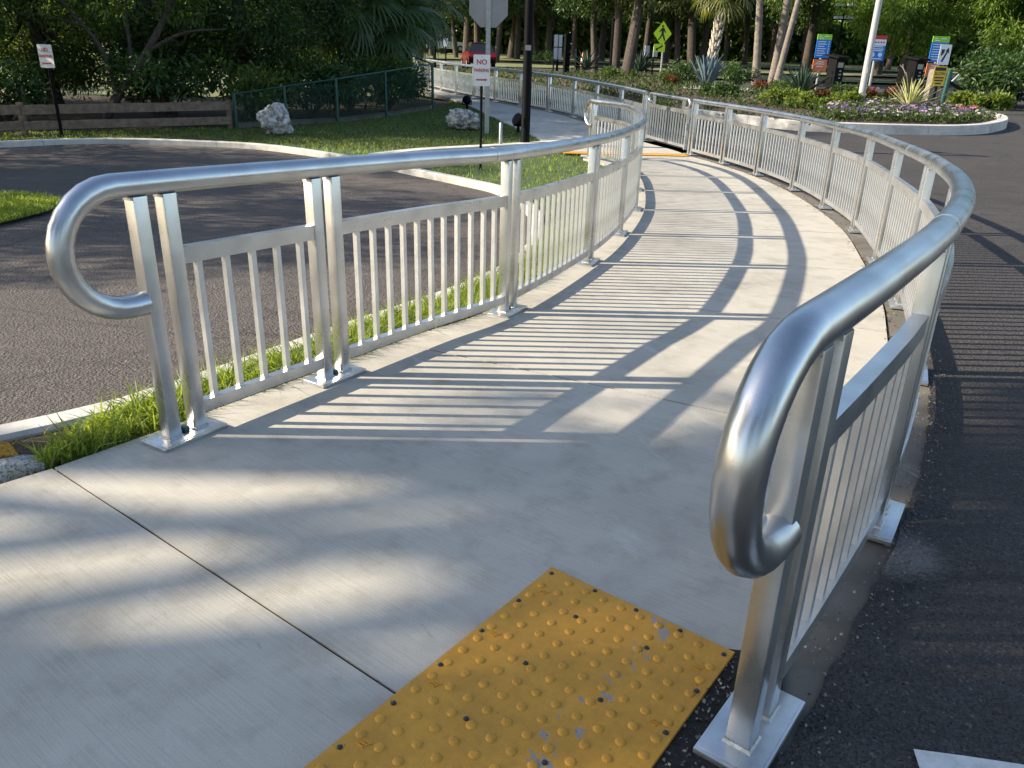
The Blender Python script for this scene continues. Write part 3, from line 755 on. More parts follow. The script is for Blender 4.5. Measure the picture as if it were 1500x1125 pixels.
def tree_proto(h, trunk_r, clear, spread, nclump, per, ln, wd, lmat, bmat, droop=0.0, lean=(0, 0), flat=0.75, low=None, cr=(0.9, 1.5)):
    """returns (trunk mesh, crown mesh) with the base at the origin"""
    cl = []
    zc = (clear + h) / 2; zr = (h - clear) / 2
    for _ in range(nclump):
        a = random.uniform(0, 2 * math.pi); u = random.uniform(-1, 1); q = math.sqrt(max(0, 1 - u * u)) * random.uniform(0.55, 1.0)
        z = zc + zr * u * 0.9; cl.append(((lean[0] * z / h + spread * q * math.cos(a), lean[1] * z / h + spread * q * math.sin(a), z), random.uniform(*cr)))
    mb = MB(); top = (lean[0] * 0.55, lean[1] * 0.55, clear + (h - clear) * 0.45)
    limbs(mb, (0, 0, 0), top, trunk_r, [c for c, _ in cl[:14]])
    return mb.mesh('trunk', bmat, True), crown(cl, per, ln, wd, lmat, 'crown', droop, flat)
def place_tree(proto, name, label, cat, loc, rz=0, sc=1.0, group=None, sz=None):
    t = thing(name, label, cat, loc, rz, group); t.scale = (sc, sc, sz or sc)
    link('trunk', proto[0], t); link('crown', proto[1], t); return t
def fan_frond(L, seg=26, wd=0.05):
    """one palmate leaf: petiole along +x then a drooping fan of narrow segments; V, F arrays"""
    mb = MB(); pet = L * 0.5
    mb.tube([(0, 0, 0), (pet * 0.5, 0, 0.06 * L), (pet, 0, 0.04 * L)], [0.022, 0.016, 0.01], 4)
    for k in range(seg):
        a = math.radians(-112 + 224 * k / (seg - 1)); l = L * 0.62 * (0.72 + 0.28 * math.cos(a * 0.8)) * random.uniform(0.92, 1.05)
        ca, sa = math.cos(a), math.sin(a); fold = abs(sa) * 0.25
        pts = []
        for t in (0, 0.4, 0.75, 1.0):
            dr = -0.04 * L - 0.34 * l * t * t * t - 0.05 * t
            pts.append(Vector((pet + ca * l * t - 0.1 * l * t * t, sa * l * t * (1 - 0.12 * t), 0.04 * L + dr + fold * 0.1 * l)))
        n = Vector((-sa, ca, 0)); w_ = [0.35 * wd, wd, wd * 0.6, 0.004]
        V = []
        for p, q in zip(pts, w_): V += [p - n * q / 2 + Vector((0, 0, 0.0)), p + n * q / 2 + Vector((0, 0, 0.012))]
        mb.add(V, [(0, 1, 3, 2), (2, 3, 5, 4), (4, 5, 7, 6)])
    return mb
def palm_crown(n, L, mat, name='frond', lo=-55, hi=75, seg=26, wd=0.05):
    """list of (mesh, matrix) for n fronds sharing four meshes"""
    ms = [fan_frond(L * random.uniform(0.9, 1.1), seg, wd).mesh(name, mat) for _ in range(4)]
    out = []
    for k in range(n):
        el = math.radians(lo + (hi - lo) * ((k + 0.5) / n)); az = k * 2.39996 + random.uniform(-0.2, 0.2)
        out.append((ms[k % 4], Matrix.Rotation(az, 4, 'Z') @ Matrix.Rotation(-el, 4, 'Y') @ Matrix.Rotation(random.uniform(-0.4, 0.4), 4, 'X')))
    return out
def fan_palm(label, base, h, L, nf, mat, boots, r=0.17, group=None, lean=(0, 0), lo=-55, name='fan_palm', wd=0.06, seg=26):
    root = thing(name, label, 'palm', base, 0, group)
    mb = MB(); top = Vector((lean[0], lean[1], h))
    mb.tube([Vector((0, 0, -0.15)), Vector((lean[0] * 0.2, lean[1] * 0.2, h * 0.3)), Vector((lean[0] * 0.55, lean[1] * 0.55, h * 0.65)), top], [r * 1.15, r, r * 0.95, r * 0.9], 12)
    mb.build('trunk', BARK if not boots else BARK_PALE, root, True)
    if boots:
        bm_ = MB(); bm_.add([(0, -0.07, 0), (0, 0.07, 0), (0.05, 0.05, 0.02), (0.05, -0.05, 0.02), (0.10, -0.028, 0.30), (0.10, 0.028, 0.30), (0.075, 0.035, 0.30), (0.075, -0.035, 0.30)],
                            [(0, 1, 2, 3), (3, 2, 5, 4), (0, 3, 4, 7), (1, 0, 7, 6), (2, 1, 6, 5), (4, 5, 6, 7)])
        bme = bm_.mesh('boot', BOOT_M); k = 0; z = 0.05
        while z < h - 0.1:
            for q in range(3):
                a = q * 2 * math.pi / 3 + k * 0.62; b = link('boot', bme, root, (math.cos(a) * r * 0.86 + lean[0] * z / h, math.sin(a) * r * 0.86 + lean[1] * z / h, z), 0)
                b.rotation_euler = (0, 0, a); b.scale = (1.1, 1.15, 1)
            k += 1; z += 0.135
    for me, m in palm_crown(nf, L, mat, lo=lo, wd=wd, seg=seg):
        o = link('frond', me, root); o.matrix_local = Matrix.Translation(top) @ m
    return root
def rosette(name, label, cat, base, n, L, wd, mat, e0=15, e1=80, sag=0.2, parts=True, group=None, rz=0, part='leaf'):
    """stiff sword leaves round a centre; every leaf an object sharing one mesh"""
    root = thing(name, label, cat, base, rz, group)
    mb = MB(); st_ = [(0, 0.55), (0.25, 1.0), (0.6, 0.8), (0.85, 0.42), (1.0, 0.03)]; V = []; F = []
    for t, q in st_:
        z = -sag * L * t * t; V += [(L * t, -wd / 2 * q, z + 0.18 * wd * q), (L * t, 0, z - 0.1 * wd), (L * t, wd / 2 * q, z + 0.18 * wd * q)]
    for r in range(4):
        for j in range(2): F.append((r * 3 + j, r * 3 + j + 1, (r + 1) * 3 + j + 1, (r + 1) * 3 + j))
    me = mb.add(V, F).mesh(part, mat)
    for k in range(n):
        o = link(part, me, root, (0, 0, 0.05)); f = (k + 0.5) / n
        o.rotation_euler = (0, -math.radians(e0 + (e1 - e0) * f + random.uniform(-6, 6)), k * 2.39996 + random.uniform(-0.25, 0.25)); s_ = random.uniform(0.8, 1.1); o.scale = (s_, s_, s_)
    return root

# ------------------------------------------------------------------ grass
vergeP = kerb_in[:11]
VERGE = [(KC.off(t, -0.075).x, KC.off(t, -0.075).y) for t in np.linspace(KC.near(kerb_in[0]) - 0.2, KC.near(kerb_in[5]), 40)]
VERGE = [(-1.98, 2.44), (-2.2, 2.62)] + VERGE + [(0.55, 7.3)] + [edgeL(t) for t in np.linspace(LC.near((0.62, 6.7)), 0, 40)]
def clear_edge(p, d0):
    q = LC.at(LC.near(p)); return (q - Vector((p[0], p[1], 0))).length > d0 + random.random() * 0.10
vp = [p for p in scatter(VERGE, 15000) if clear_edge(p, 0.135)]
vp = [p for p in vp if (math.sin(p[0] * 9.1 + p[1] * 5.3) + math.sin(p[0] * 4.7 - p[1] * 8.2) + random.uniform(-1.2, 1.4)) > -0.9 and p[0] > -1.84]
blades('verge_grass', vp, 0.125, 0.0095, BLADE, 1.0, off=-0.035, kind='stuff')
blades('dry_grass', [p for p in scatter(VERGE, 1700)], 0.05, 0.006, BLADE_DRY, 1.4, off=-0.035, kind='stuff')
blades('creeping_grass', [p for p in scatter(VERGE, 9000) if p[0] > -1.88], 0.06, 0.006, BLADE, 1.0, off=-0.035, kind='stuff')
sheet('verge_soil', VERGE, -0.030, SOIL, 0.5)
# litter of dead leaves along the pavement edge
lp = []
for _ in range(750):
    t = random.uniform(0, LC.L * 0.7); q = LC.off(t, 0.15 + abs(random.gauss(0, 0.045))); lp.append((q.x, q.y, gz(q.y) - 0.022 + random.random() * 0.012))
D = RNG.normal(size=(len(lp), 3)); D[:, 2] *= 0.25
LITTER = leafmat('dead_leaf', (0.07, 0.035, 0.018), (0.26, 0.17, 0.09), 0.1, 0.8)
link('leaf_litter', leaves('leaf_litter', np.array(lp), D, 0.045, 0.018, LITTER), None, kind='stuff')
lp = []
for _ in range(260):
    t = random.uniform(1.0, RC.L); q = RC.off(t, 0.10 + random.gauss(0, 0.03)); lp.append((q.x, q.y, gz(q.y) + 0.002))
D = RNG.normal(size=(len(lp), 3)); D[:, 2] *= 0.15
link('leaf_litter', leaves('leaf_litter', np.array(lp), D, 0.03, 0.012, LITTER), None, kind='stuff')
PEB = leafmat('pebble', (0.05, 0.05, 0.05), (0.36, 0.34, 0.31), 0.0, 0.9)
pp = []
for _ in range(900):
    t = random.uniform(0.2, 5.5); q = RC.off(t, -0.09 + random.gauss(0, 0.05)); pp.append((q.x, q.y, gz(q.y) - 0.004))
gpx = xy((1074, 960), (1005, 1060), (950, 1140), (1080, 1180), (1100, 1000))
for x, y in scatter(gpx, 260): pp.append((x, y, gz(y) + 0.003))
D = RNG.normal(size=(len(pp), 3)); D[:, 2] = np.abs(D[:, 2])
link('grit', leaves('grit', np.array(pp), D, 0.010, 0.009, PEB), None, kind='stuff')
# lawn blades behind the verge and up to the fence
lw_near = [p for p in scatter(LAWN_POLY, 26000) if p[0] > -11 and 6.6 < p[1] < 16.0]
lw_far = [p for p in scatter(LAWN_POLY, 52000) if p[0] > -11 and p[1] >= 16.0]
blades('lawn_grass', lw_near, 0.075, 0.013, BLADE, 0.6, off=-0.035, kind='stuff')
blades('lawn_grass', lw_far, 0.060, 0.022, BLADE2, 0.6, off=-0.035, kind='stuff')
blades('patch_grass', scatter(gp, 5000), 0.07, 0.012, BLADE, 0.7, off=-0.07, kind='stuff')

# ------------------------------------------------------------------ fences at the back of the lawn
wf = thing('wooden_fence', 'low weathered timber two-board fence behind the left kerb', 'fence')
wl = [Vector((-17.0, 14.9, 0)), Vector((-13.3, 16.0, 0)), G(-2, 196), G(37, 195), G(338, 186)]
for p in wl: p.z = gz(p.y)
for a, b in zip(wl, wl[1:]):
    dd = (b - a).normalized(); nn = dd.cross(Vector((0, 0, 1)))
    for h, g_ in ((0.46, 0.185), (0.15, 0.17)):
        MB().bar(a + dd * 0.01 + Vector((0, 0, h)) + nn * 0.05, b - dd * 0.01 + Vector((0, 0, h + random.uniform(-0.015, 0.015))) + nn * 0.05, 0.04, g_).build('board', WOODF, wf)
for p in wl: MB().box(p + Vector((0, 0, 0.27)), (0.10, 0.10, 0.66)).build('post', WOODF, wf)
cf = thing('chain_link_fence', 'dark green chain-link fence along the back of the lawn', 'fence')
cpx = [((347, 186), (345, 138)), ((420, 181.5), (419, 127)), ((495, 178), (495, 116)), ((566, 169), (565, 105)), ((634, 158), (634, 94))]
cps = []
for b, t in cpx: g_ = G(*b); cps.append((g_, hgt(g_, *t)))
back = [(Vector((-3.7, 27.0, 0)), 1.45), (Vector((-4.6, 28.4, 0)), 1.45), (Vector((-7.5, 31.5, 0)), 1.45)]
for v, _ in back: v.z = gz(v.y)
cps2 = cps + back
for v, h in cps2: MB().tube([v + Vector((0, 0, -0.1)), v + Vector((0, 0, h + 0.03))], 0.042, 8).build('post', DKGREEN, cf, True)
for (a, h0), (b, h1) in zip(cps2, cps2[1:]):
    MB().tube([a + Vector((0, 0, h0)), b + Vector((0, 0, h1))], 0.022, 6).build('top_rail', DKGREEN, cf, True)
    L_ = (b - a).length; mb = MB(); st_ = 0.085; n = int((L_ + 1.4) / st_)
    for sgn in (1, -1):
        for k in range(n):
            x0 = k * st_ - (1.4 if sgn > 0 else 0); pts = []
            for s_ in np.linspace(0, 1, 9):
                x = x0 + sgn * s_ * 1.4; z = s_ * 1.4
                if 0 <= x <= L_ and z < h0 + (h1 - h0) * x / L_: pts.append(a.lerp(b, x / L_) + Vector((0, 0, z + 0.02)))
            if len(pts) > 1: mb.tube([pts[0], pts[-1]], 0.0045, 3, False)
    if mb.v: mb.build('wire_mesh', DKGREEN, cf, kind='stuff')
for (a, _), (b, _) in zip(cps, cps[1:]): MB().bar(a + Vector((0, 0.08, 0.03)), b + Vector((0, 0.08, 0.03)), 0.05, 0.12).build('bottom_board', CONC_EDGE, cf)

# ------------------------------------------------------------------ boulders
def boulder(label, base, sx, sy, sz, seed, rz=0):
    rr = random.Random(seed); bm = bmesh.new(); bmesh.ops.create_icosphere(bm, subdivisions=5, radius=1)
    from mathutils import noise as mn
    off = Vector((rr.uniform(0, 50), rr.uniform(0, 50), rr.uniform(0, 50)))
    for v in bm.verts:
        n_ = v.co.normalized(); q = n_ * 1.3 + off
        f = 1 + 0.34 * mn.noise(q) + 0.18 * mn.noise(q * 2.3) + 0.11 * mn.noise(q * 5) - 0.16 * max(0, mn.noise(q * 3.1) - 0.1) * 2 + 0.05 * mn.noise(q * 11)
        c = mn.cell(q * 1.4) if hasattr(mn, 'cell') else 0
        v.co = n_ * (f + 0.05 * c); v.co.z = max(v.co.z, -0.55)
    for v in bm.verts: v.co = Vector((v.co.x * sx, v.co.y * sy, (v.co.z + 0.5) * sz))
    me = bpy.data.meshes.new('boulder'); bm.to_mesh(me); bm.free(); me.materials.append(ROCK); me.shade_smooth()
    o = link('boulder', me, None, base, rz); o['label'] = label; o['category'] = 'boulder'; return o
boulder('whitish pitted boulder on the lawn in front of the green fence', G(405, 194), 0.37, 0.34, 0.38, 3)
boulder('grey boulder on the lawn beside the small signpost', G(680, 187), 0.40, 0.36, 0.30, 8)

# ------------------------------------------------------------------ signs and posts
def plane_axes(yaw):
    """sign facing -Y turned by yaw: X to the viewer's right, Y up"""
    return Vector((math.cos(yaw), math.sin(yaw), 0)), Vector((0, 0, 1))
def board(root, name, cx, z0, z1, wd, mat, y=0.0, corner=0.02, thick=0.006):
    h = z1 - z0; r = corner; poly = []
    for (a, b, q) in ((wd / 2 - r, -h / 2 + r, -90), (wd / 2 - r, h / 2 - r, 0), (-wd / 2 + r, h / 2 - r, 90), (-wd / 2 + r, -h / 2 + r, 180)):
        for k in range(4): t = math.radians(q + 30 * k); poly.append((a + r * math.cos(t), b + r * math.sin(t)))
    return MB().prism(poly, (1, 0, 0), (0, 0, 1), (cx, y, (z0 + z1) / 2), thick).build(name, mat, root)
def letter(root, txt, cx, z, size, mat, y=-0.004, bold=0.0, sx=1.0):
    o = link('lettering', text_mesh(txt, size, mat, bold), root, (cx, y, z)); o.rotation_euler = (math.pi / 2, 0, 0); o.scale = (sx, 1, 1); return o
def flat(root, name, poly, cx, z, mat, y=-0.003):
    return MB().prism(poly, (1, 0, 0), (0, 0, 1), (cx, y, z), 0.002).build(name, mat, root)
# NO PARKING signs
def no_parking(label, base, z0, z1, wd, yaw, both, pr=0.028, lean=0.0):
    t = thing('no_parking_sign', label, 'sign', base, yaw)
    MB().tube([(0, 0.045, -0.2), (0, 0.045, z1 - 0.03)], pr, 8).build('pole', BLACK, t, True)
    b = board(t, 'sign_board', 0, z0, z1, wd, WHITE, 0.006); h = z1 - z0
    letter(b, 'NO', 0, z1 - h * 0.24, h * 0.23, RED, -0.001, 0.001)
    letter(b, 'PARKING', 0, z1 - h * 0.50, h * 0.155, RED, -0.001, 0.0008, 0.88 * wd / (h * 0.62))
    a, c = wd * 0.34, h * 0.022
    arrow = [(-a, 0), (-a + 3.4 * c, 2.2 * c), (-a + 3.4 * c, c), (a - 3.4 * c, c), (a - 3.4 * c, 2.2 * c), (a, 0), (a - 3.4 * c, -2.2 * c), (a - 3.4 * c, -c), (-a + 3.4 * c, -c), (-a + 3.4 * c, -2.2 * c)]
    if not both: arrow = [(-a, -c), (-a, c), (a - 3.4 * c, c), (a - 3.4 * c, 2.2 * c), (a, 0), (a - 3.4 * c, -2.2 * c), (a - 3.4 * c, -c)]
    flat(b, 'arrow', arrow, 0, z1 - h * 0.80, RED, -0.001)
    for z in (z0 + 0.03, z1 - 0.03): MB().lathe([(0.008, 0), (0.006, 0.004)], (0, 0.004, z), 8, (0, -1, 0)).build('bolt', STEEL, b)
g_ = G(88, 198); no_parking('white NO PARKING sign on a dark post in front of the wooden fence', g_, hgt(g_, 72, 99.5), hgt(g_, 70, 65), 0.345, -0.25, True, 0.035)
g_ = G(704, 246); no_parking('white NO PARKING sign on a thin dark post in front of the stop sign pole', g_, hgt(g_, 706, 126), hgt(g_, 706, 80), 0.275, 0.1, False, 0.022)
# stop sign seen from behind
g_ = G(713, 194); t = thing('stop_sign', 'grey back of an octagonal road sign on a steel post in the lawn', 'sign', g_, 0.05)
zb = hgt(g_, 714, 40); R8 = 0.475; ap = R8 * math.cos(math.pi / 8)
poly = [(R8 * math.cos(math.pi / 8 + k * math.pi / 4), R8 * math.sin(math.pi / 8 + k * math.pi / 4)) for k in range(8)]
MB().prism(poly, (1, 0, 0), (0, 0, 1), (0.0, 0.035, zb + ap), 0.004).build('sign_board', SGREY, t)
poly2 = [(a * 0.995, b * 0.995) for a, b in poly]
MB().prism(poly2, (-1, 0, 0), (0, 0, 1), (0.0, 0.0405, zb + ap), 0.002).build('red_face', RED, t)
mb = MB(); top = zb + 2 * ap + 0.05
mb.box((0, 0.0, top / 2 - 0.1), (0.055, 0.006, top + 0.2)); mb.box((-0.04, 0.014, top / 2 - 0.1), (0.026, 0.034, top + 0.2)); mb.box((0.04, 0.014, top / 2 - 0.1), (0.026, 0.034, top + 0.2))
mb.build('post', STEEL, t)
# lamp post
g_ = G(769, 211); t = thing('lamp_post', 'black round lamp post standing beside the far path', 'lamp post', g_)
MB().lathe([(0.17, -0.05), (0.17, 0.02), (0.11, 0.03), (0.098, 0.06), (0.092, 2.5), (0.085, 5.6)], seg=18).build('shaft', BLACK, t, True)
MB().lathe([(0.12, 0.0), (0.12, 0.05), (0.03, 0.12)], (0, 0, 5.6), 14).build('finial_cap', BLACK, t, True)
arm = MB().tube([(0, 0, 5.5), (-0.5, 0.2, 5.75), (-1.0, 0.4, 5.75)], 0.035, 8); arm.build('arm', BLACK, t, True)
MB().box((-1.2, 0.48, 5.74), (0.6, 0.28, 0.09), Vector((0.92, -0.37, 0)), Vector((0.37, 0.92, 0))).build('lamp_head', BLACK, t)
zz = hgt(g_, 772, 70); MB().box((0, -0.094, zz), (0.12, 0.006, 0.10)).build('number_plate', SGREY, t)
MB().box((0, -0.10, 0.45), (0.09, 0.02, 0.2)).build('hand_hole_cover', BLACK, t)
# pale stake
g_ = G(733, 214); o = MB().lathe([(0.035, -0.1), (0.035, hgt(g_, 733, 181)), (0.012, hgt(g_, 733, 181) + 0.03)], seg=10).build('marker_stake', STEEL, None, True)
o.location = g_; o['label'] = 'short pale pipe stake in the lawn left of the black lamp post'; o['category'] = 'stake'
# flood lights on stakes
def flood(label, base, px, size, yaw, tilt):
    t = thing('floodlight', label, 'floodlight', base, yaw); z = hgt(base, *px)
    MB().tube([(0, 0, -0.1), (0, 0, z - size * 0.42)], 0.035, 8).build('stake', BLACK, t, True)
    ax = Vector((0, math.cos(tilt), math.sin(tilt))); c = Vector((0, 0, z))
    MB().lathe([(size * 0.22, -size * 0.46), (size * 0.36, -size * 0.36), (size * 0.46, -size * 0.05), (size * 0.50, size * 0.18), (size * 0.50, size * 0.24)], c, 18, ax).build('housing', BLACK, t, True)
    MB().lathe([(size * 0.45, 0), (size * 0.45, 0.012)], c + ax * (size * 0.24), 18, ax).build('lens', simple('dark_glass', (0.03, 0.03, 0.032), 0.08, 0, 0.1, 5, 0), t)
    for s_ in (-1, 1): MB().bar((s_ * size * 0.53, 0, z - size * 0.42), (s_ * size * 0.53, 0, z + size * 0.02), 0.02, 0.03).build('yoke_arm', BLACK, t)
    MB().box((0, 0, z - size * 0.44), (size * 1.08, 0.05, 0.02)).build('yoke_base', BLACK, t)
flood('small round black floodlight on a stake behind the grey boulder', G(684, 163), (684, 147), 0.26, 0.4, 0.5)
g_ = G(759, 193); flood('larger black floodlight on a stake just left of the lamp post', g_, (755, 176), 0.30, 2.3, 0.45)

# crosswalk warning sign
g_ = G(964, 121); t = thing('crosswalk_sign', 'fluorescent yellow-green diamond pedestrian crossing sign with an arrow plaque', 'sign', g_, 0.05)
sc_ = g_.y / FPX; zc = hgt(g_, 965, 49); hd = 15.2 * sc_
MB().tube([(0.1, 0.06, -0.2), (0.1, 0.06, zc + hd * 0.8)], 0.045, 8).build('post', STEEL, t, True)
dm = MB().prism([(0, -hd), (hd * 0.80, 0), (0, hd), (-hd * 0.80, 0)], (1, 0, 0), (0, 0, 1), (0, 0, zc), 0.01).build('diamond_board', YGREEN, t)
q = hd / 10
def poly_(pts, nm, par, ox, oz, k): flat(par, nm, [(a * k, b * k) for a, b in pts], ox, oz, INK, -0.006)
head = [(math.cos(a) * 0.95 - 0.2, math.sin(a) * 0.95 + 5.9) for a in np.linspace(0, 2 * math.pi, 12)[:-1]]
poly_(head, 'symbol_head', dm, 0, zc, q)
poly_([(-0.9, 4.7), (0.9, 4.6), (2.4, 2.2), (3.0, 0.9), (2.2, 0.6), (1.0, 2.3), (1.0, -0.2), (2.2, -3.2), (2.9, -5.6), (1.7, -5.8), (0.9, -3.6), (-0.1, -1.5), (-1.4, -3.8), (-3.0, -5.4), (-3.7, -4.6), (-2.3, -3.0), (-1.0, -0.4), (-1.0, 2.2), (-2.6, 0.9), (-3.1, 1.7), (-1.8, 3.3)], 'symbol_body', dm, 0, zc, q)
zp = hgt(g_, 962, 70); ph = 4.8 * sc_
pl = MB().prism([(-7.5 * sc_, -ph), (7.5 * sc_, -ph), (7.5 * sc_, ph), (-7.5 * sc_, ph)], (1, 0, 0), (0, 0, 1), (-0.1, 0, zp), 0.01).build('arrow_plaque', YGREEN, t)
poly_([(-5, -3.2), (-4.4, 0.4), (-3.2, -0.6), (3.4, 3.2), (4.4, 1.6), (-2.2, -2.0), (-1.6, -3.2)], 'arrow', pl, -0.1, zp, sc_ * 1.05)

def way_sign(label, base, ztop, z1, z2, wd, yaw, colors, pole=STEEL, pr=0.05):
    t = thing('direction_sign', label, 'sign', base, yaw)
    for s_ in (0,): MB().tube([(0, 0.07, -0.2), (0, 0.07, ztop - 0.05)], pr, 8).build('post', pole, t, True)
    return t
# wayfinding sign 1 (green, blue and orange)
def wayfinding(label, base, pt, pm, pb, wpx, yaw):
    sc_ = base.y / FPX; zt, zm, zb = hgt(base, *pt), hgt(base, *pm), hgt(base, *pb); wd = wpx * sc_
    t = way_sign(label, base, zt, 0, 0, wd, yaw, None)
    h = zt - zm
    b = board(t, 'blue_board', 0, zm, zt - h * 0.24, wd, SBLUE, 0, 0.01, 0.03)
    gtop = board(t, 'green_header', 0, zt - h * 0.24 + 0.004, zt, wd, SGREEN, 0, 0.01, 0.03)
    for z, a, c in ((zt - h * 0.09, -0.30, 0.18), (zt - h * 0.09, 0.15, 0.30), (zt - h * 0.17, -0.22, 0.3)):
        MB().box((wd * a, -0.002, z), (wd * c, 0.003, h * 0.035)).build('text_bar', WHITE, gtop)
    for k in range(7):
        z = zt - h * (0.32 + 0.095 * k); l = [0.55, 0.62, 0.48, 0.6, 0.52, 0.6, 0.44][k]
        MB().box((wd * (-0.42 + l / 2), -0.002, z), (wd * l, 0.003, h * 0.032)).build('text_bar', WHITE, b)
        MB().box((wd * 0.36, -0.002, z), (wd * 0.07, 0.003, h * 0.045)).build('arrow_mark', WHITE, b)
    o_ = board(t, 'orange_board', -0.03, zb, zm - 0.05, wd * 0.98, SORANGE, 0, 0.02, 0.03)
    hh = zm - zb
    for a, c in ((0.22, 0.5), (0.38, 0.62), (0.56, 0.46)): MB().box((-0.03, -0.002, zm - hh * a - 0.03), (wd * c, 0.003, hh * 0.07)).build('text_bar', WHITE, o_)
g_ = G(1195, 136); wayfinding('green, blue and orange wayfinding sign left of the white flagpole', g_, (1208, 50), (1202, 85), (1199, 105), 20, 0.12)
g_ = G(1361, 141); wayfinding('green, blue and orange wayfinding sign partly behind the keep-right sign', g_, (1379, 53), (1370, 91), (1366, 111), 24, 0.12)
# red, white and blue sign
g_ = G(1271, 146); sc_ = g_.y / FPX; zt, zb = hgt(g_, 1289, 52), hgt(g_, 1285, 89); wd = 22 * sc_; h = zt - zb
t = thing('information_sign', 'red, white and blue information sign on a pale post just right of the flagpole', 'sign', g_, 0.12)
MB().tube([(0.0, 0.06, -0.2), (0, 0.06, zt - 0.1)], 0.055, 8).build('post', SGREY, t, True)
bl = board(t, 'blue_board', 0, zb, zb + h * 0.60, wd, SBLUE, 0, 0.02, 0.03); wb = board(t, 'white_board', 0, zb + h * 0.603, zt - h * 0.15, wd, WHITE, 0, 0.01, 0.03); rb_ = board(t, 'red_header', 0, zt - h * 0.147, zt, wd, RED, 0, 0.01, 0.03)
for k in range(5): MB().box((wd * (-0.34 + 0.17 * k), -0.002, zt - h * 0.27), (wd * 0.11, 0.003, h * 0.06)).build('text_bar', RED, wb)
for z, l in ((0.56, 0.7), (0.47, 0.8), (0.40, 0.72), (0.08, 0.74)): MB().box((0, -0.002, zb + h * z), (wd * l, 0.003, h * 0.035)).build('text_bar', WHITE, bl)
for x in (-0.24, 0.24): MB().lathe([(wd * 0.13, 0), (wd * 0.13, 0.004)], (wd * x, 0.002, zb + h * 0.24), 14, (0, -1, 0)).build('round_symbol', WHITE, bl)
# flagpole
g_ = G(1258, 161); t = thing('flagpole', 'tall pale tapered flagpole standing in the flower bed', 'pole', g_)
MB().lathe([(0.22, 0.0), (0.22, 0.06), (0.125, 0.12), (0.120, 0.4), (0.105, 3.5), (0.075, 8.5)], seg=18).build('shaft', simple('pole_white', (0.42, 0.41, 0.40), 0.4, 0.1, 0.06), t, True)
MB().lathe([(0.02, 0), (0.10, 0.06), (0.10, 0.12), (0.02, 0.18)], (0, 0, 8.5), 14).build('ball', STEEL, t, True)
MB().box((0, -0.135, 1.3), (0.03, 0.05, 0.16)).build('cleat', STEEL, t)
# keep-right sign and yellow notice on one post
g_ = G(1364, 166); sc_ = g_.y / FPX; t = thing('keep_right_sign', 'white keep-right arrow sign above a yellow notice on a dark post in the flower bed', 'sign', g_, 0.15)
zt, zm, z3, z4 = hgt(g_, 1384, 65), hgt(g_, 1380, 95), hgt(g_, 1378, 97), hgt(g_, 1373, 126)
MB().tube([(0, 0.05, -0.2), (0, 0.05, zt - 0.03)], 0.05, 8).build('post', BLACK, t, True)
wd = 16.5 * sc_; h = zt - zm; b = board(t, 'arrow_board', 0.02, zm, zt, wd, WHITE, 0, 0.03, 0.01)
flat(b, 'arrow', [(a * wd, c * h) for a, c in ((-0.20, -0.36), (-0.06, -0.36), (0.24, 0.12), (0.36, 0.05), (0.26, 0.36), (0.0, 0.18), (0.11, 0.16), (-0.20, -0.28))], 0.02, (zt + zm) / 2, INK)
flat(b, 'island_symbol', [(a * wd, c * h) for a, c in ((-0.34, 0.26), (-0.06, 0.26), (-0.06, 0.10), (-0.26, -0.06), (-0.34, -0.06))], 0.02, (zt + zm) / 2, INK)
wd = 18.5 * sc_; h = z3 - z4; b = board(t, 'yellow_board', 0.0, z4, z3, wd, SYELLOW, 0, 0.02, 0.01)
fr_ = [( -0.43, 0.44), (0.43, 0.44), (0.43, 0.27), (-0.43, 0.27)]
flat(b, 'black_header', [(a * wd, c * h) for a, c in fr_], 0, (z3 + z4) / 2, INK)
letter(b, 'SLOW', 0, (z3 + z4) / 2 + h * 0.12, h * 0.2, INK, -0.003, 0.002, 1.15)
for c, l in ((-0.08, 0.75), (-0.22, 0.7), (-0.37, 0.45)): MB().box((0, -0.002, (z3 + z4) / 2 + h * c), (wd * l, 0.003, h * 0.07)).build('text_bar', INK, b)
# black ticket machines with sloping hoods
def kiosk(label, base, px_top, wpx, yaw):
    t = thing('ticket_machine', label, 'ticket machine', base, yaw); sc_ = base.y / FPX; H = hgt(base, *px_top); W_ = wpx * sc_
    MB().box((0, 0, 0.04), (W_ * 1.05, W_ * 0.9, 0.12)).build('plinth', CONC_EDGE, t)
    MB().box((0, 0, H * 0.46), (W_ * 0.78, W_ * 0.62, H * 0.88)).build('cabinet', BLACK, t)
    mb = MB(); a, b, z = W_ * 0.58, W_ * 0.55, H * 0.90
    mb.add([(-a, -b, z - 0.02), (a, -b, z - 0.02), (a, b, z + 0.10), (-a, b, z + 0.10), (-a, -b, z + 0.05), (a, -b, z + 0.05), (a, b, z + 0.17), (-a, b, z + 0.17)], [(0, 3, 2, 1), (4, 5, 6, 7), (0, 1, 5, 4), (1, 2, 6, 5), (2, 3, 7, 6), (3, 0, 4, 7)])
    mb.build('hood', BLACK, t)
    y = -W_ * 0.31 - 0.006
    MB().box((0, y, H * 0.74), (W_ * 0.5, 0.02, H * 0.12)).build('screen', simple('grey_screen', (0.16, 0.18, 0.18), 0.15, 0, 0.1, 5, 0), t)
    for z, l in ((0.60, 0.16), (0.52, 0.22), (0.44, 0.14)): MB().box((W_ * 0.06, y, H * z), (W_ * l, 0.02, H * 0.035)).build('slot_plate', SGREY, t)
    MB().box((-W_ * 0.40, 0, H * 0.45), (0.03, W_ * 0.3, H * 0.3)).build('side_panel', BLACK, t)
kiosk('black ticket machine beside the first wayfinding sign', G(1217, 141), (1228, 79), 22, 0.55)
kiosk('black ticket machine in front of the second wayfinding sign', G(1332, 142), (1346, 82), 22, 0.5)
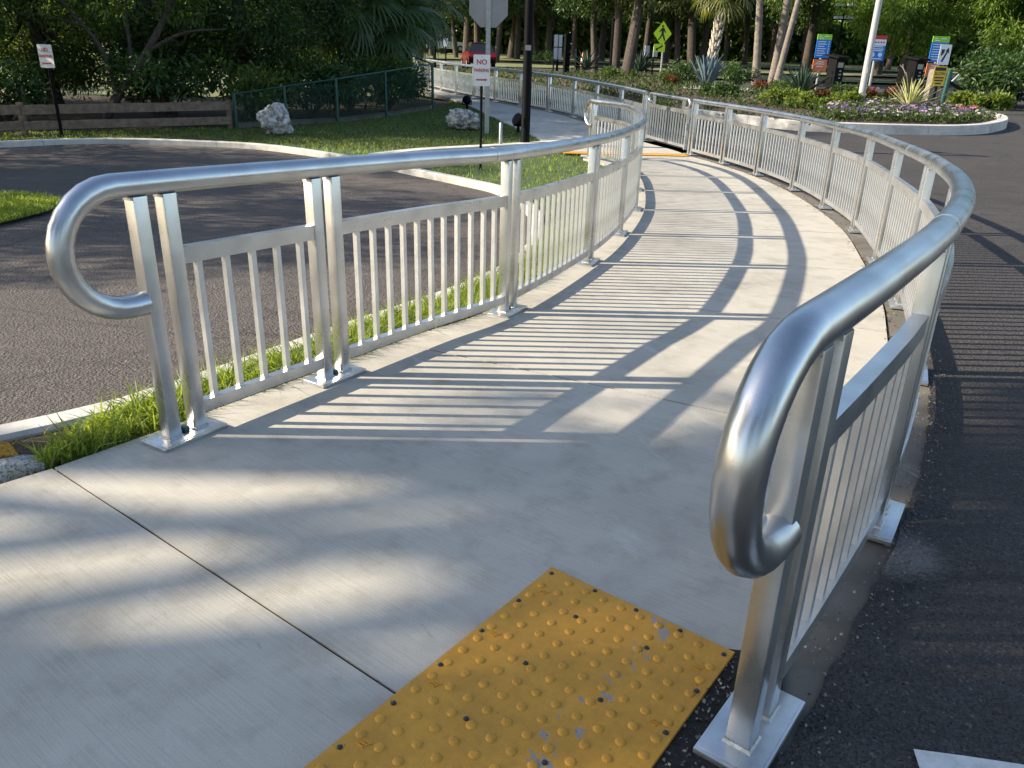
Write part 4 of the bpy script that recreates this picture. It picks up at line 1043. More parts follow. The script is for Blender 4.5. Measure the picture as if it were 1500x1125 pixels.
# barrier arm with weight box, mesh gate, posts
g0 = G(1385, 157); a_ = Vector((g0.x, 38.5, 0)); a_.z = gz(38.5)
t = thing('barrier_gate', 'dark barrier arm sloping down to a grey counterweight box', 'barrier', G(1443, 157))
b0 = t.location
d0, d1 = ray(1386, 117); P0 = d0 + d1 * ((b0.y + 0.3) / d1.y); d0, d1 = ray(1438, 151); P1 = d0 + d1 * ((b0.y + 0.1) / d1.y)
MB().bar(P0 - b0, P1 - b0, 0.09, 0.11).build('arm', BLACK, t)
MB().box((0, 0, 0.28), (0.62, 0.45, 0.56)).build('counterweight', SGREY, t)
MB().tube([(-1.5, 0.3, -0.1), (-1.5, 0.3, 0.75), (-1.15, 0.3, 1.15)], 0.04, 8).build('support', STEEL, t, True)
mf = thing('mesh_gate', 'low green wire mesh gate under the barrier arm', 'gate')
ga_, gb_ = G(1374, 157), G(1438, 160); ga_.y = gb_.y = 37.5; ga_.x, gb_.x = 19.2, 24.2; ga_.z = gb_.z = gz(37.5)
MB().tube([ga_ + Vector((0, 0, 1.0)), gb_ + Vector((0, 0, 1.0))], 0.03, 6).build('top_rail', DKGREEN, mf); MB().tube([ga_ + Vector((0, 0, 0.12)), gb_ + Vector((0, 0, 0.12))], 0.04, 6).build('bottom_rail', DKGREEN, mf)
mb = MB()
for k in range(60): q_ = ga_.lerp(gb_, k / 59); mb.tube([q_ + Vector((0, 0, 0.1)), q_ + Vector((0, 0, 1.0))], 0.006, 3, False)
for k in range(10): mb.tube([ga_ + Vector((0, 0, 0.15 + k * 0.09)), gb_ + Vector((0, 0, 0.15 + k * 0.09))], 0.005, 3, False)
mb.build('wire_mesh', STEEL, mf, kind='stuff')
for q_ in (ga_, gb_): MB().tube([q_ + Vector((0, 0, -0.1)), q_ + Vector((0, 0, 1.1))], 0.05, 8).build('post', DKGREEN, mf, True)
g_ = G(1361, 153); o = MB().box((0, 0, 0.6), (0.42, 0.42, 1.4), taper=0.92).build('gate_pillar', BARK_PALE, None); o.location = g_; o['label'] = 'weathered beige pillar behind the keep-right sign'; o['category'] = 'pillar'
g_ = G(1378, 157); o = MB().tube([(0, 0, -0.1), (0.06, 0, 1.35)], 0.09, 10).build('gate_bollard', DKGREEN, None, True); o.location = g_; o['label'] = 'dark green round post at the hinge end of the mesh gate'; o['category'] = 'post'
# small notice in the bush
g_ = G(1488, 158); t = thing('notice_sign', 'small red and white notice in front of the dark bush at the right edge', 'sign', Vector((g_.x, g_.y, g_.z)), 0.1)
z0, z1 = hgt(g_, 1491, 136), hgt(g_, 1493, 121); MB().tube([(0, 0.05, -0.1), (0, 0.05, z1 - 0.03)], 0.03, 6).build('post', BLACK, t, True)
sc_ = g_.y / FPX; board(t, 'white_board', 0, z0, z0 + (z1 - z0) * 0.66, 11 * sc_, WHITE, 0, 0.01, 0.01); board(t, 'red_header', 0, z0 + (z1 - z0) * 0.67, z1, 11 * sc_, SORANGE, 0, 0.01, 0.01)
MB().box((0, -0.004, z0 + (z1 - z0) * 0.36), (6 * sc_, 0.004, 0.10)).build('symbol', SGREY, t)
# tall white panel on two posts, and the sideways white sign
g_ = G(816, 104); sc_ = g_.y / FPX; t = thing('notice_board', 'tall white two-panel notice board on dark posts beyond the far railing', 'notice board', g_, 0.1)
z0, z1 = hgt(g_, 817, 87), hgt(g_, 817, 51); wp = 4.6 * sc_
MB().tube([(0, 0.08, -0.2), (0, 0.08, z1 + 0.05)], 0.075, 8).build('post', BLACK, t, True); MB().tube([(-wp * 1.15, 0.05, 0.0), (-wp * 1.15, 0.05, z1 + 0.05)], 0.05, 8).build('post', BLACK, t, True)
PANEL = simple('pale_panel', (0.50, 0.54, 0.60), 0.5, 0, 0.06, 4, 0)
for x in (-0.62, 0.62):
    for q0_, q1_ in ((z0, (z0 + z1) / 2 - 0.03), ((z0 + z1) / 2 + 0.03, z1)): board(t, 'panel', x * wp, q0_, q1_, wp, PANEL, -0.02, 0.01, 0.03)
g_ = G(951, 112); sc_ = g_.y / FPX; t = thing('notice_board', 'narrow white sign on two dark posts just left of the pedestrian sign', 'notice board', g_, 0.5)
z0, z1 = hgt(g_, 951, 83), hgt(g_, 951, 67)
for x in (-0.22, 0.22): MB().tube([(x, 0.06, -0.2), (x, 0.06, z1)], 0.05, 8).build('post', BLACK, t, True); board(t, 'panel', x * 1.4, z0, z1, 0.32, PANEL, 0, 0.01, 0.03)
# thin dark poles near the far road
for i, (b_, tp, r_, lb) in enumerate([((637, 104), 18, 0.085, 'dark pole rising behind the far corner of the green fence'), ((653, 96), 56, 0.05, 'thin dark sign pole with a small white plate by the distant lawn'), ((893, 112), 30, 0.08, 'slim black post left of the thickest tree trunk')]):
    g_ = G(*b_); t = thing('street_pole', lb, 'pole', g_); H = hgt(g_, b_[0], tp)
    MB().tube([(0, 0, -0.2), (0, 0, H)], r_, 8).build('shaft', BLACK, t, True); MB().lathe([(r_ * 1.8, 0), (r_ * 1.8, 0.06), (r_, 0.1)], seg=10).build('foot', BLACK, t, True)
    if i == 1: board(t, 'sign_plate', 0, H - 0.5, H, 0.3, WHITE, -0.08, 0.02, 0.01)
    else: MB().lathe([(r_ * 1.3, 0), (r_ * 1.3, 0.08), (0.02, 0.14)], (0, 0, H), 10).build('cap', BLACK, t, True)
# lighting mast far right
g_ = G(1219, 118); t = thing('lighting_mast', 'tall thin mast with two rows of small floodlights behind the wayfinding sign', 'mast', g_); H = hgt(g_, 1228, 10)
MB().tube([(0, 0, -0.2), (0, 0, H + 0.3)], [0.11, 0.06], 8).build('shaft', BLACK, t, True); sc_ = g_.y / FPX
for z in (H, H - 15 * sc_):
    MB().box((0, 0, z), (26 * sc_, 0.06, 0.06)).build('cross_arm', BLACK, t)
    for x in (-10, -4, 5, 11): MB().box((x * sc_, -0.1, z + 0.1), (0.22, 0.16, 0.14)).build('lamp', PANEL, t)
# bins and posts under the trees
for (b_, h_, w_, m_, lb) in [((829, 106), 50, 7, BLACK, 'black information post in front of the trees, right of the white notice board'), ((845, 106), 72, 6, BLACK, 'short black bollard-like post with a square cap near the orange cone'), ((1008, 96), 86, 5, BLACK, 'small black litter bin beneath the far trees')]:
    g_ = G(*b_); sc_ = g_.y / FPX; t = thing('square_post', lb, 'post', g_, 0.3); H = hgt(g_, b_[0], h_)
    MB().box((0, 0, H * 0.46), (w_ * sc_, w_ * sc_, H * 0.98)).build('body', m_, t); MB().box((0, 0, H * 0.97), (w_ * sc_ * 1.25, w_ * sc_ * 1.25, 0.10), taper=0.8).build('cap', m_, t)
g_ = G(853, 100); t = thing('traffic_cone', 'orange traffic cone between the far trunks', 'cone', g_); sc_ = g_.y / FPX
MB().box((0, 0, 0.03), (0.55, 0.55, 0.06)).build('base', SORANGE, t); MB().lathe([(0.22, 0.06), (0.05, 1.0)], seg=12).build('body', SORANGE, t, True); MB().lathe([(0.155, 0), (0.115, 0.2)], (0, 0, 0.45), 12).build('reflective_band', WHITE, t, True)

# ------------------------------------------------------------------ cars and far house
CARPAINT = {}
def car(label, loc, rz, col, sc=1.0):
    t = thing('parked_car', label, 'car', loc, rz); t.scale = (sc, sc, sc)
    pm = simple('car_paint_' + label[:4], col, 0.22, 0.1, 0.03, 3, 0)
    gl_ = MATS.get('car_glass') or simple('car_glass', (0.02, 0.022, 0.025), 0.06, 0, 0.1, 3, 0)
    prof = [(-2.2, 0.35), (-2.25, 0.75), (-2.05, 0.98), (-1.0, 1.06), (1.3, 1.0), (2.1, 0.86), (2.25, 0.6), (2.2, 0.32)]
    MB().prism([(a, b) for a, b in prof], (1, 0, 0), (0, 0, 1), (0, -0.88, 0), 1.76).build('body', pm, t)
    mb = MB(); a = [(-2.0, 0.97), (-1.55, 1.50), (0.2, 1.56), (1.15, 1.0)]
    vs = [(x, -0.80 if z < 1.2 else -0.62, z) for x, z in a] + [(x, 0.80 if z < 1.2 else 0.62, z) for x, z in a]
    mb.add(vs, [(0, 3, 2, 1), (4, 5, 6, 7), (0, 1, 5, 4), (1, 2, 6, 5), (2, 3, 7, 6)]).build('window', gl_, t)
    MB().box((-0.68, 0, 1.545), (1.75, 1.22, 0.05)).build('roof', pm, t)
    for x in (-1.35, 1.4):
        for y in (-0.8, 0.8):
            w_ = MB().lathe([(0.33, -0.11), (0.33, 0.11)], (x, y, 0.33), 18, (0, 1, 0)).build('wheel', BLACK, t, True); MB().lathe([(0.19, -0.12), (0.19, 0.12)], (x, y, 0.33), 12, (0, 1, 0)).build('rim', STEEL, w_, True)
    for y in (-0.68, 0.68):
        MB().box((-2.2, y, 0.80), (0.12, 0.30, 0.16)).build('tail_light', RED, t); MB().box((2.18, y, 0.72), (0.10, 0.32, 0.13)).build('headlight', WHITE, t)
    MB().box((-2.25, 0, 0.48), (0.1, 1.6, 0.22)).build('bumper', BLACK, t); MB().box((-2.27, 0, 0.72), (0.04, 0.42, 0.12)).build('licence_plate', WHITE, t)
g_ = G(700, 101); car('dark red car on the far road left of the stop sign pole', g_, 1.75, (0.13, 0.006, 0.012), 0.95)
g_ = G(654, 76); car('pale silver car parked under the distant trees at the left', g_, 0.2, (0.50, 0.56, 0.55))
g_ = G(1073, 84); car('white car parked far off behind the booted palm', g_, 0.1, (0.75, 0.75, 0.74))
g_ = G(938, 82); car('grey car parked far off behind the thickest trunk', g_, 0.3, (0.32, 0.34, 0.38))
def house(label, loc, rz, W_, D_, H_):
    t = thing('house', label, 'house', loc, rz)
    HW = simple('house_wall', (0.74, 0.73, 0.70), 0.8, 0, 0.06, 2, 0.05); RF = simple('house_roof', (0.55, 0.55, 0.54), 0.7, 0.1, 0.1, 3, 0.1)
    MB().box((0, 0, H_ / 2), (W_, D_, H_)).build('wall', HW, t)
    mb = MB(); a, b = W_ / 2 + 0.5, D_ / 2 + 0.5
    mb.add([(-a, -b, H_ + 0.01), (a, -b, H_ + 0.01), (a, b, H_ + 0.01), (-a, b, H_ + 0.01), (-a, 0, H_ + 1.6), (a, 0, H_ + 1.6)], [(0, 1, 5, 4), (2, 3, 4, 5), (1, 2, 5), (3, 0, 4), (3, 2, 1, 0)]).build('roof', RF, t)
    for x in (-0.3, 0.05, 0.34):
        wdw = MB().box((W_ * x, -D_ / 2 - 0.02, H_ * 0.55), (1.3, 0.06, 1.1)).build('window', MATS['car_glass'], t); MB().box((W_ * x, -D_ / 2 - 0.03, H_ * 0.55), (0.06, 0.08, 1.1)).build('mullion', HW, wdw)
    MB().box((W_ * 0.2, -D_ / 2 - 0.02, 1.0), (0.95, 0.06, 2.0)).build('door', SGREY, t)
g_ = G(786, 77); house('low white house behind the far trees near the lamp post', g_, 0.15, 5, 4, 1.7)

# ------------------------------------------------------------------ flower island
IS = xy((1000, 170), (1024, 174), (1125, 187), (1180, 192), (1269, 195.5), (1380, 198), (1435, 196.5), (1462, 192), (1474, 187), (1468, 180), (1440, 174))
IC = Curve2(IS, 8)
kerb('island_kerb', IC, 0.28, 0.25, -0.2, 2.6, CONC_KERB, 0.14)
back_ = xy((1340, 158), (1250, 148), (1150, 142), (1040, 133))
BED = [(q.x, q.y) for q in IC.p[::3]] + back_ + [(6.5, 46), (-2, 46), (-5.5, 41), (-1.6, 32.5), (1.6, 27.0), (3.3, 23.5), (4.3, 21.2)]
sheet('planting_bed', BED, 0.15, MULCH, 0.8)
sheet('bed_walk', xy((1000, 132), (1040, 131.5), (1160, 139), (1260, 146), (1265, 150), (1160, 143.5), (1040, 136.5), (1000, 136)), 0.175, CONC_FAR, 0.8)
def bedpt(px, py): g = G(px, py); g.z = gz(g.y) + 0.15; return g
# low ground cover in one mass
pts = scatter(BED, 5200); P = []
for x, y in pts:
    a = math.sin(x * 1.7 + y * 0.9) + math.sin(x * 0.6 - y * 1.5) + random.uniform(-0.8, 0.8)
    if x > 9.5 and y < 26: continue
    if a > 0.0: P.append((x, y, gz(y) + 0.15 + random.random() ** 1.5 * (0.13 + 0.06 * a)))
P = np.array(P); k = 5; P = np.repeat(P, k, 0) + RNG.normal(size=(len(P) * k, 3)) * (0.13, 0.13, 0.05); P[:, 2] = np.maximum(P[:, 2], 0)
D = RNG.normal(size=P.shape); D[:, 2] = np.abs(D[:, 2]) + 0.4
link('ground_cover', leaves('ground_cover', P, D, 0.13, 0.06, LEAF_GC), None, kind='stuff')
# flower carpet
FP = xy((1195, 172), (1250, 162), (1340, 163), (1432, 175), (1455, 185), (1400, 191), (1275, 188), (1210, 185))
fpts = scatter(FP, 1500); P = np.array([(x, y, gz(y) + 0.15) for x, y in fpts]); P = np.repeat(P, 9, 0) + RNG.normal(size=(len(fpts) * 9, 3)) * (0.10, 0.10, 0.0); P[:, 2] += RNG.random(len(P)) * 0.20
D = RNG.normal(size=P.shape); D[:, 2] = np.abs(D[:, 2]) + 0.5
link('flower_foliage', leaves('flower_foliage', P, D, 0.11, 0.045, LEAF_GC), None, kind='stuff')
def petals(name, pts, col, sz, n):
    m = leafmat(name + '_petal', tuple(c * 0.75 for c in col), col, 0.3, 0.6); P = []; D = []
    for x, y in pts:
        z = gz(y) + 0.15 + random.uniform(0.14, 0.27); 
        for k in range(n):
            a = k * 2 * math.pi / n + random.random(); P.append((x, y, z)); D.append((math.cos(a), math.sin(a), random.uniform(0.0, 0.9)))
    link(name, leaves(name, np.array(P, float), np.array(D, float), sz, sz * 0.8, m, 0.3), None, kind='stuff')
cl_ = [(random.choice(fpts)) for _ in range(16)]
viol = [p for p in fpts if min(math.hypot(p[0] - a, p[1] - b) for a, b in cl_) < 0.55 and random.random() < 0.42]
petals('violet_flowers', viol, (0.24, 0.15, 0.48), 0.06, 5)
petals('white_flowers', random.sample(fpts, 110), (0.72, 0.68, 0.70), 0.065, 5)
petals('lilac_flowers', random.sample(fpts, 130), (0.48, 0.33, 0.62), 0.08, 5)
pk = G(1411, 177); petals('pink_flowers', [(pk.x + random.gauss(0, 0.15), pk.y + random.gauss(0, 0.12)) for _ in range(9)], (0.70, 0.20, 0.26), 0.10, 5)
# individual plants of the bed
rosette('blue_agave', 'big blue-grey agave with upright leaves in the middle of the bed', 'agave', bedpt(1033, 139), 38, 1.35, 0.20, AGAVE_M, 48, 88, 0.02)
rosette('dark_agave', 'dark spiky agave left of the flagpole', 'agave', bedpt(1170, 154), 52, 1.3, 0.13, AGAVE_DK, 15, 86, 0.12)
rosette('dark_agave', 'dark spiky agave at the foot of the two dark posts left of the pedestrian sign', 'agave', bedpt(936, 112), 34, 1.3, 0.14, AGAVE_DK, 8, 84, 0.12)
rosette('dark_agave', 'dark spiky agave below the white notice board trees', 'agave', bedpt(858, 108), 34, 1.2, 0.14, AGAVE_DK, 8, 84, 0.12)
rosette('variegated_yucca', 'pale yellow striped yucca among the violet flowers', 'yucca', bedpt(1328, 170), 38, 1.15, 0.085, YUCCA_M, 20, 86, 0.08)
for (px, py), lb in (((1271, 153), 'red bromeliad just right of the flagpole'), ((1300, 154), 'red bromeliad left of the yellow striped yucca'), ((1198, 156), 'red bromeliad beside the dark spiky agave'), ((981, 131), 'red bromeliad left of the blue-grey agave'), ((1113, 140), 'brownish red bromeliad by the pale walk')):
    b_ = bedpt(px, py); t = thing('bromeliad', lb, 'plant', b_); n = 110
    P = RNG.normal(size=(n, 3)) * (0.10, 0.10, 0.05) + (0, 0, 0.18); D = RNG.normal(size=(n, 3)); D[:, 2] = np.abs(D[:, 2]) * 0.9 + 0.2
    link('flower_head', leaves('flower_head', P, D, 0.30, 0.06, BROM_M), t); link('foliage', leaves('foliage', RNG.normal(size=(150, 3)) * (0.12, 0.12, 0.02) + (0, 0, 0.05), RNG.normal(size=(150, 3)) + (0, 0, 0.8), 0.34, 0.06, LEAF_DK), t)
def shrub(label, base, rx, h, n, ln, wd, mat, name='shrub', group=None, cat='shrub'):
    t = thing(name, label, cat, base, 0, group); mb = MB(); cl = []
    for k in range(9):
        a = random.uniform(0, 6.28); q = rx * random.uniform(0.2, 0.75); c = (q * math.cos(a), q * math.sin(a), h * random.uniform(0.35, 0.75)); cl.append((c, min(rx, h) * random.uniform(0.35, 0.6)))
        mb.tube([(0, 0, -0.05), (c[0] * 0.5, c[1] * 0.5, c[2] * 0.6), c], [0.03, 0.02, 0.008], 5)
    mb.build('stem', BARK, t, True); link('foliage', crown(cl, n // 9, ln, wd, mat, 'foliage', 0.1, 0.85, 0.25), t); return t
for (px, py), rx, h, m, lb in [((1010, 128), 1.4, 0.95, LEAF_DK, 'rounded green shrub behind the blue agave, on its left'), ((1075, 130), 1.4, 0.95, LEAF_DK, 'rounded green shrub behind the blue agave, on its right'),
        ((1150, 138), 1.2, 0.35, LEAF_MD, 'low green shrub in front of the leaning palm trunks'), ((1145, 160), 0.9, 0.45, LEAF_LIME, 'lime green low plant behind the railing left of the spiky agave'),
        ((1180, 165), 0.9, 0.42, LEAF_LIME, 'lime green low plant in front of the dark spiky agave'), ((1235, 163), 0.8, 0.45, LEAF_LIME, 'lime green low plant at the foot of the flagpole'),
        ((1050, 146), 0.8, 0.5, LEAF_DK, 'dark low shrub on the near side of the blue agave'), ((905, 118), 1.2, 0.45, LEAF_MD, 'low green shrub below the thick tree trunk'), ((985, 122), 1.0, 0.4, LEAF_MD, 'low shrub below the pedestrian sign'),
        ((800, 96), 1.4, 0.9, LEAF_DK, 'dark bushy shrub on the far verge right of the lamp post'), ((1240, 150), 1.0, 0.5, LEAF_GC, 'green low plant behind the flagpole')]:
    shrub(lb, bedpt(px, py), rx, h, 1500, 0.16, 0.06, m)

# ------------------------------------------------------------------ palms
fan_palm('cabbage palm with a criss-cross booted trunk rising behind the blue agave', bedpt(1036, 127), 4.1, 1.75, 46, PALM_M, True, 0.20, lean=(0.35, 0), lo=-42, wd=0.10, seg=20)
def slender_palm(label, base, ptop, r):
    root = thing('slender_palm', label, 'palm', base); d0, d1 = ray(*ptop); tp = d0 + d1 * (base.y / d1.y) - base; tp = tp * 1.9
    mb = MB(); pts = []; rs = []
    for k in range(22):
        f = k / 21; pts.append(Vector((tp.x * f * (0.9 + 0.1 * f), 0, tp.z * f - 0.1))); rs.append(r * (1.25 - 0.25 * min(1, f * 6)) * (1 - 0.35 * f) * (1 + 0.04 * (k % 2)))
    mb.tube(pts, rs, 12).build('trunk', BARK_PALE, root, True)
    for me, m in palm_crown(18, 2.0, PALM_M, lo=-40):
        o = link('frond', me, root); o.matrix_local = Matrix.Translation(pts[-1]) @ m
slender_palm('slender grey palm trunk curving upright right of the booted palm', G(1107, 124), (1113, 0), 0.21)
slender_palm('thicker of two leaning palm trunks left of the first wayfinding sign', G(1131, 124), (1154, 0), 0.23)
slender_palm('thinner leaning palm trunk crossing close behind its neighbour', G(1136, 126), (1170, 0), 0.17)
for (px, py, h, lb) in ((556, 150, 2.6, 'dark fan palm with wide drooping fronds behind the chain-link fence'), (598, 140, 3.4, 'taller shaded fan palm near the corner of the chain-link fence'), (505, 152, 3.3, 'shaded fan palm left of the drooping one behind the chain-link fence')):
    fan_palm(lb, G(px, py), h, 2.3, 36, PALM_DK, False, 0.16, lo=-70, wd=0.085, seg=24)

# ------------------------------------------------------------------ trees
# wall of foliage behind the wooden and chain-link fences
pA = tree_proto(8.5, 0.20, 0.6, 3.0, 36, 900, 0.145, 0.055, LEAF_DK, BARK, 0.35, (0.5, 0.2), cr=(0.8, 1.35))
pB = tree_proto(7.0, 0.16, 0.5, 2.7, 34, 900, 0.13, 0.042, LEAF_MD, BARK, 0.5, (-0.5, 0.3), cr=(0.7, 1.2))
pC = tree_proto(9.5, 0.22, 1.0, 3.2, 34, 900, 0.16, 0.05, LEAF_DK, BARK, 0.2, (1.0, 0), cr=(0.9, 1.4))
wall = [(-14.5, 19.5, pA, 'dark leafy tree behind the wooden fence at the left edge'), (-12.2, 21.5, pB, 'feathery green tree behind the left NO PARKING sign'), (-9.6, 21.8, pC, 'dark dense tree behind the middle of the wooden fence'),
        (-7.4, 22.6, pA, 'dark tree behind the junction of the wooden and green fences'), (-6.8, 28.6, pB, 'shaded green tree behind the white boulder'), (-17.5, 24, pC, 'tall dark tree farther back at the left edge')]
for i, (x, y, p_, lb) in enumerate(wall): place_tree(p_, 'leafy_tree', lb, 'tree', (x, y, gz(y) - 0.05), i * 1.3, 1.0)
# leaning tree with bare dark limbs behind the left sign
g_ = Vector((-9.9, 19.0, gz(19.0))); t = thing('leaning_tree', 'leaning tree with bare dark limbs right of the left NO PARKING sign', 'tree', g_)
mb = MB()
for br, r in (([(0, 0, -0.1), (0.5, 0.1, 0.6), (1.3, 0.2, 1.6), (2.1, 0.4, 3.0), (2.6, 0.4, 4.6)], 0.13), ([(0.5, 0.1, 0.6), (0.2, 0.3, 1.6), (-0.6, 0.4, 2.6), (-1.4, 0.4, 3.6)], 0.07), ([(1.3, 0.2, 1.6), (2.2, 0.2, 2.0), (3.2, 0.1, 2.1)], 0.05), ([(0.9, 0.2, 1.1), (0.8, 0.5, 2.4), (1.0, 0.6, 3.6)], 0.05), ([(-0.2, 0.35, 2.1), (-1.2, 0.2, 2.3), (-2.2, 0.1, 2.2)], 0.03), ([(1.7, 0.3, 2.3), (1.2, 0.4, 3.2), (0.9, 0.4, 4.2)], 0.035)):
    sp = spline(br, 5); mb.tube(sp, [r * (1 - 0.75 * k / (len(sp) - 1)) for k in range(len(sp))], 8)
mb.build('trunk', BARK, t, True)
link('crown', crown([((random.uniform(-2.5, 3.2), random.uniform(-0.3, 1.2), random.uniform(2.2, 5.5)), random.uniform(0.5, 0.9)) for _ in range(20)], 260, 0.17, 0.055, LEAF_MD, 'crown', 0.4), t)
# sunlit bushes in the clearing behind the dark trees
for i, (x, y) in enumerate([(-18.5, 27.5), (-15.6, 27.0), (-13.2, 28.2), (-10.8, 28.8), (-20.5, 31)]):
    shrub(['sunlit yellow-green bush far behind the left edge of the wooden fence', 'sunlit yellow-green bush seen behind the left NO PARKING sign', 'sunlit yellow-green bush seen right of the leaning tree', 'sunlit yellow-green bush glimpsed through the dark trees', 'sunlit yellow-green bush farthest back at the left'][i], Vector((x, y, gz(y))), 1.7, 3.2, 3600, 0.17, 0.07, LEAF_LIME, 'bush', None, 'bush')
# hedge shrubs behind the fences
for i, (x, y) in enumerate([(-13.6, 17.6), (-11.6, 18.2), (-8.4, 19.6), (-6.7, 20.6), (-5.6, 21.9), (-4.9, 23.6), (-4.0, 24.9), (-15.8, 17.4)]):
    shrub(['dark bush behind the wooden fence left of the sign', 'dark bush behind the wooden fence at the sign post', 'dark bush behind the right half of the wooden fence', 'dark bush behind the first post of the green fence', 'dark bush behind the green fence near the white boulder', 'dark bush behind the middle of the green fence', 'dark bush behind the right end of the green fence', 'dark bush behind the wooden fence at the left edge'][i], Vector((x, y, gz(y))), 1.25, 1.5, 2300, 0.17, 0.065, LEAF_DK if i % 3 else LEAF_MD, 'bush', None, 'bush')
# grove of park trees
pO = [tree_proto(10.5, 0.30, 3.9, 3.4, 40, 420, 0.30, 0.12, LEAF_OAK, BARK, 0.2, (0.6, 0), cr=(1.1, 1.8)), tree_proto(11.0, 0.26, 4.1, 3.6, 36, 420, 0.30, 0.11, LEAF_OAK, BARK, 0.3, (-0.8, 0), cr=(1.0, 1.7)), tree_proto(10.0, 0.22, 3.6, 3.6, 34, 420, 0.28, 0.11, LEAF_DK, BARK, 0.2, (0.3, 0), cr=(1.0, 1.7))]
LBL = ['slim dark trunk above the corner of the green fence', 'dark trunk right of the far black pole', 'pale-sided trunk behind the dark red car', 'trunk behind the right end of the red car', 'trunk just left of the stop sign board', 'trunk directly behind the stop sign post',
 'trunk midway between the stop sign and the lamp post', 'trunk hard against the left side of the lamp post', 'trunk just right of the lamp post before the white house', 'trunk left of the tall white notice board', 'trunk right of the pedestrian sign', 'second trunk right of the pedestrian sign', 'trunk above the small black litter bin', 'trunk left of the booted palm',
 'trunk right of the booted palm, by the far white car', 'far trunk between the notice board and the thickest trunk', 'far trunk left of the pedestrian sign post', 'trunk left of the upright slender palm', 'trunk right of the leaning palms', 'trunk behind the first wayfinding sign', 'trunk behind the first ticket machine', 'trunk just left of the flagpole', 'trunk right of the red, white and blue sign', 'trunk left of the second ticket machine',
 'far trunk behind the leaning palm trunks', 'far trunk just right of the tall white notice board', 'far trunk above the silver car at the left', 'far trunk right of the stop sign among the others', 'far trunk between the slender and leaning palms']
def grove(px, py, k, sc, label, group=None):
    place_tree(pO[k], 'park_tree', label, 'tree', G(px, py), px * 0.37, sc, group)
grove(918, 113, 0, 1.05, 'big park tree with the thickest trunk left of the pedestrian sign')
grove(901, 109, 1, 0.95, 'park tree with a dark trunk close left of the thickest trunk')
grove(871, 106, 2, 0.9, 'park tree right of the tall white notice board')
GRP = 'park trees of the shaded grove'
for i, (px, py) in enumerate([(612, 88), (632, 80), (668, 86), (683, 84), (700, 85), (727, 92), (748, 86), (757, 88), (785, 86), (802, 90), (975, 92), (992, 96), (1012, 98), (1028, 94), (1062, 88), (880, 88), (945, 88), (1090, 92), (1178, 98), (1215, 84), (1248, 84), (1275, 86), (1300, 104), (1320, 100), (1160, 88), (840, 82), (650, 76), (720, 76), (1128, 90)]):
    grove(px, py, i % 3, random.uniform(0.85, 1.15), 'park tree, ' + LBL[i], GRP)
# bright drooping trees at the right
pR = tree_proto(9.5, 0.28, 2.0, 3.9, 62, 560, 0.26, 0.085, LEAF_LT, BARK, 0.9, (0.2, 0), cr=(0.8, 1.4))
pS = tree_proto(9.5, 0.24, 3.2, 3.2, 48, 520, 0.24, 0.08, LEAF_MD, BARK, 0.9, (0.4, 0), cr=(0.8, 1.3))
for (x, y, p_, sc, lb) in [(27.5, 46, pR, 1.0, 'bright green drooping tree at the right edge of the view'), (22.8, 50, pR, 0.95, 'bright green drooping tree behind the keep-right sign'), (31.5, 42, pR, 1.0, 'sunlit drooping tree farthest to the right'), (19.0, 56, pS, 1.15, 'dark green drooping tree behind the red, white and blue sign'), (25.5, 60, pS, 1.25, 'dark drooping tree farther back behind the bright ones'), (34.0, 52, pS, 1.2, 'dark drooping tree at the back right')]:
    place_tree(p_, 'drooping_tree', lb, 'tree', (x, y, gz(y)), x, sc)
for (px, py, rx, h, m, lb) in [(1462, 158, 1.7, 1.9, LEAF_DK, 'glossy dark bush beside the counterweight box'), (1498, 160, 1.9, 2.2, LEAF_DK, 'glossy dark bush at the right edge behind the small notice'), (1450, 162, 1.3, 0.5, LEAF_LIME, 'yellow-green low plant at the foot of the dark bush')]:
    g_ = G(px, py); g_.y += 1.0; g_.z = gz(g_.y); shrub(lb, g_, rx, h, 2400, 0.22, 0.10, m, 'bush', None, 'bush')
# bare frangipani branches
g_ = G(1318, 138); t = thing('bare_shrub', 'small bare shrub of pale forked branches left of the second ticket machine', 'shrub', g_)
mb = MB()
def fork(p, d_, l, r, dep):
    q_ = p + d_ * l; mb.tube([p, q_], [r, r * 0.75], 6)
    if dep:
        for _ in range(2 + (dep == 3)): fork(q_, (d_ + Vector((random.uniform(-0.8, 0.8), random.uniform(-0.8, 0.8), random.uniform(-0.1, 0.4)))).normalized(), l * 0.72, r * 0.7, dep - 1)
fork(Vector((0, 0, -0.1)), Vector((0.25, 0, 1)).normalized(), 0.6, 0.06, 3); mb.build('branches', BARK_PALE, t, True)
# white wheel stops in the far parking
for k, (px, py) in enumerate([(1180, 112), (1255, 119), (1292, 135), (1300, 121), (1228, 128), (1268, 131)]):
    g_ = G(px, py); o = MB().box((0, 0, 0.06), (1.5, 0.18, 0.14), taper=0.9).build('wheel_stop', CONC_KERB, None); o.location = g_; o.rotation_euler = (0, 0, 0.1); o['label'] = 'white concrete wheel stop ' + ['behind the leaning palms', 'nearest the left side of the flagpole', 'right of the red, white and blue sign post', 'behind the red, white and blue sign', 'beside the first ticket machine', 'between the ticket machine and the flagpole'][k]; o['category'] = 'wheel stop'; o['group'] = 'wheel stops of the far car park'
